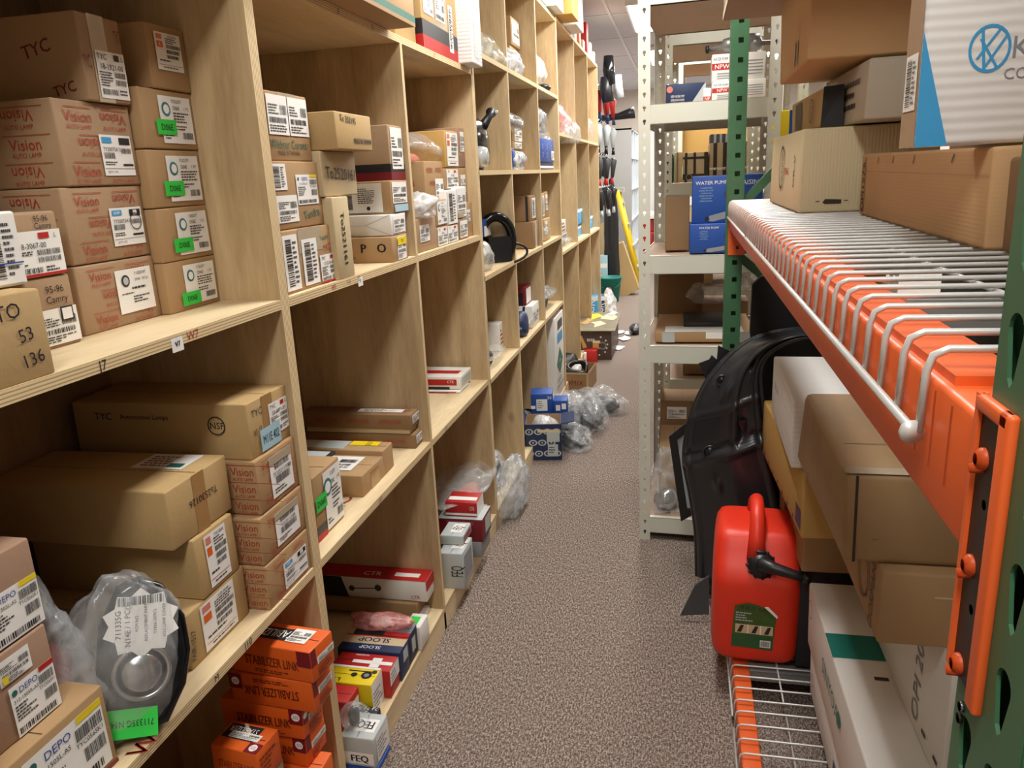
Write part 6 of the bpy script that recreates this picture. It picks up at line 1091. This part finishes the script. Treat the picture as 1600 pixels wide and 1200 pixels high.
# ================================================================== black wheel-arch liner
def liner():
    t = thing('wheel_arch_liner', 'large glossy black plastic wheel arch liner standing on end in the aisle', 'wheel arch liner', (.16, 2.45, 0))
    Y0 = 2.42
    rows = [((1088,899),(1235,902)), ((1086,830),(1226,810)), ((1077,770),(1214,745)), ((1068,722),(1202,700)), ((1071,680),(1195,655)), ((1083,636),(1190,615)), ((1105,592),(1188,588)), ((1136,556),(1192,566)), ((1168,532),(1206,549)), ((1205,519),(1232,534)), ((1245,513),(1262,527)), ((1300,512),(1310,528))]
    L_pts = [ony(a, Y0) for a, b in rows]; R_pts = [ony(b, Y0-.10) for a, b in rows]; n = len(rows)
    def interp(P, s):
        s = s*(n-1); i = min(n-2, int(s)); f = s-i; p0, p1, p2, p3 = P[max(0,i-1)], P[i], P[i+1], P[min(n-1,i+2)]
        return .5*((2*p1)+(p2-p0)*f+(2*p0-5*p1+4*p2-p3)*f*f+(3*p1-p0-3*p2+p3)*f**3)
    def S(s, v, off=0):
        a, b = interp(L_pts, s), interp(R_pts, s); p = a.lerp(b, v); bulge = math.sin(math.pi*min(1, v*1.05))*(.045)
        d = bulge+off
        for s0, w0, h0 in ((.27, .012, .018), (.30, .010, -.012), (.42, .008, .010)): d += h0*math.exp(-((s-s0-.03*v)/w0)**2)
        for v0, w0, h0 in ((.62, .03, .013), (.92, .03, .02), (.05, .03, .012)): d += h0*math.exp(-((v-v0)/w0)**2)*(1 if s > .3 or v0 != .62 else 0)
        for s0, v0, r0, h0 in ((.36,.72,.05,-.03),(.5,.45,.07,.012),(.62,.75,.05,-.018),(.2,.35,.04,.015)): d += h0*math.exp(-((s-s0)**2+((v-v0)*.6)**2)/(r0*.6)**2)
        p = p+Vector((0,-1,.12))*d; return p-Vector((.16,2.45,0))
    q = MB(); q.grid(lambda a, b: S(a, b), 110, 48, mat('liner_black', '292b2e', .27, .2, 6, bump=.3, bscale=9)); o = q.build('liner_shell', t); sd = o.modifiers.new('thickness', 'SOLIDIFY'); sd.thickness = .003; sd.offset = -1
    for s0, v0, r in ((.30,.33,.022),(.545,.28,.016)):
        c = S(s0, v0); q = MB(); q.tube([c+Vector((0,.004,0)), c+Vector((0,-.006,.0))], [r, r*.8], MATS['liner_black'], 20); q.tube([c+Vector((r*math.cos(a), -.007, r*math.sin(a))) for a in [k*math.pi/12 for k in range(24)]], .0035, MATS['liner_black'], 8, True); q.tube([c+Vector((0,-.005,0)), c+Vector((0,-.009,0))], r*.35, BPG, 12); q.build('clip_boss', t)
    c = S(.36, .74); q = MB(); q.loft([[c+Vector((-.022,-.002,.03)), c+Vector((.012,-.002,.035)), c+Vector((.012,-.002,-.035)), c+Vector((-.008,-.002,-.03))], [c+Vector((-.018,-.022,.02)), c+Vector((.006,-.03,.026)), c+Vector((.004,-.012,-.02)), c+Vector((-.004,-.012,-.018))]], BPG, True, False); q.build('bracket', t)
    q = MB(); q.tube([S(a, 0)+Vector((0,-.002,0)) for a in [i/50 for i in range(51)]], .005, MATS['liner_black'], 8); q.build('edge_lip', t)
    q = MB(); q.tube([S(a, 1)+Vector((0,-.004,0)) for a in [i/50 for i in range(51)]], .007, MATS['liner_black'], 8); q.build('edge_lip', t)
    # toothed splash tab at the top left
    pts = [(1092,568),(1108,562),(1112,555),(1120,562),(1122,540),(1150,552),(1152,560),(1158,545),(1178,552),(1170,562),(1130,580),(1112,606),(1106,600)]
    q = MB(); a = [ony(p, Y0+.03)-Vector((.16,2.45,0)) for p in pts]; k = len(a); q.raw(a+[p+Vector((0,.006,0)) for p in a], [tuple(range(k))[::-1], tuple(range(k, 2*k))]+[(i, (i+1) % k, k+(i+1) % k, k+i) for i in range(k)], BP); q.build('toothed_tab', t)
liner()
# black frame with pale foam beside the liner
def prism(name, label, cat, pts, y, th, m, inner=None, im=None):
    t = MB(); a = [ony(p, y) for p in pts]; k = len(a)
    if inner:
        b = [ony(p, y) for p in inner]; B = [p+Vector((0, th, 0)) for p in b]; A = [p+Vector((0, th, 0)) for p in a]
        t.raw(a+b+A+B, [(i, (i+1) % k, k+(i+1) % k, k+i) for i in range(k)]+[(2*k+(i+1) % k, 2*k+i, 3*k+i, 3*k+(i+1) % k) for i in range(k)]+[(i, 2*k+i, 2*k+(i+1) % k, (i+1) % k) for i in range(k)]+[(k+i, k+(i+1) % k, 3*k+(i+1) % k, 3*k+i) for i in range(k)], m)
    else: t.raw(a+[p+Vector((0, th, 0)) for p in a], [tuple(range(k))[::-1], tuple(range(k, 2*k))]+[(i, (i+1) % k, k+(i+1) % k, k+i) for i in range(k)], m)
    o = t.build(name); tag(o, label, cat); return o
o = prism('seal_frame', 'flat black frame leaning left of the wheel arch liner', 'car part', [(1045,683),(1080,655),(1112,640),(1118,800),(1080,806),(1064,815)], 2.6, .012, BP, [(1058,688),(1084,668),(1105,660),(1108,790),(1082,795),(1074,796)])
prism('cardboard_box', 'tall plain cardboard carton leaning left at the aisle end', 'box', [(945,389),(973,378),(998,450),(976,465),(964,462)], 9.3, .16, K['kraftl'])
prism('cardboard_sheet', 'pale flat cardboard sheet leaning behind the tall plain carton', 'sheet', [(938,350),(951,342),(963,380),(969,455),(940,456)], 9.75, .02, K['tan'])
prism('grey_panel', 'grey flat panel standing behind the pale cardboard sheet', 'panel', [(938,316),(950,316),(955,345),(938,350)], 9.9, .02, K['grey'])
prism('foam_sheet', 'pale grey foam sheet inside the black frame', 'foam', [(1057,690),(1066,682),(1090,672),(1096,790),(1076,800),(1070,796)], 2.615, .01, K['lgrey'])
prism('mud_flap', 'small dark mud flap corner on the carpet behind the jerrycan', 'mud flap', [(1063,962),(1086,915),(1108,900),(1108,960)], 2.3, .008, mat('rubber_grey', '4a4e50', .5))
prism('bumper_panel', 'tall matte black panel standing behind the white carton', 'car part', [(1178,560),(1172,520),(1176,445),(1190,432),(1300,420),(1340,560),(1340,640),(1200,660)], 2.50, .03, mat('matte_black', '0f1013', .7))
lump('dark coiled plastic at the foot of the wheel arch liner', 'car_part', 'car part', (.14, 2.5, 0), (.06,.06,.05), BP, 9)
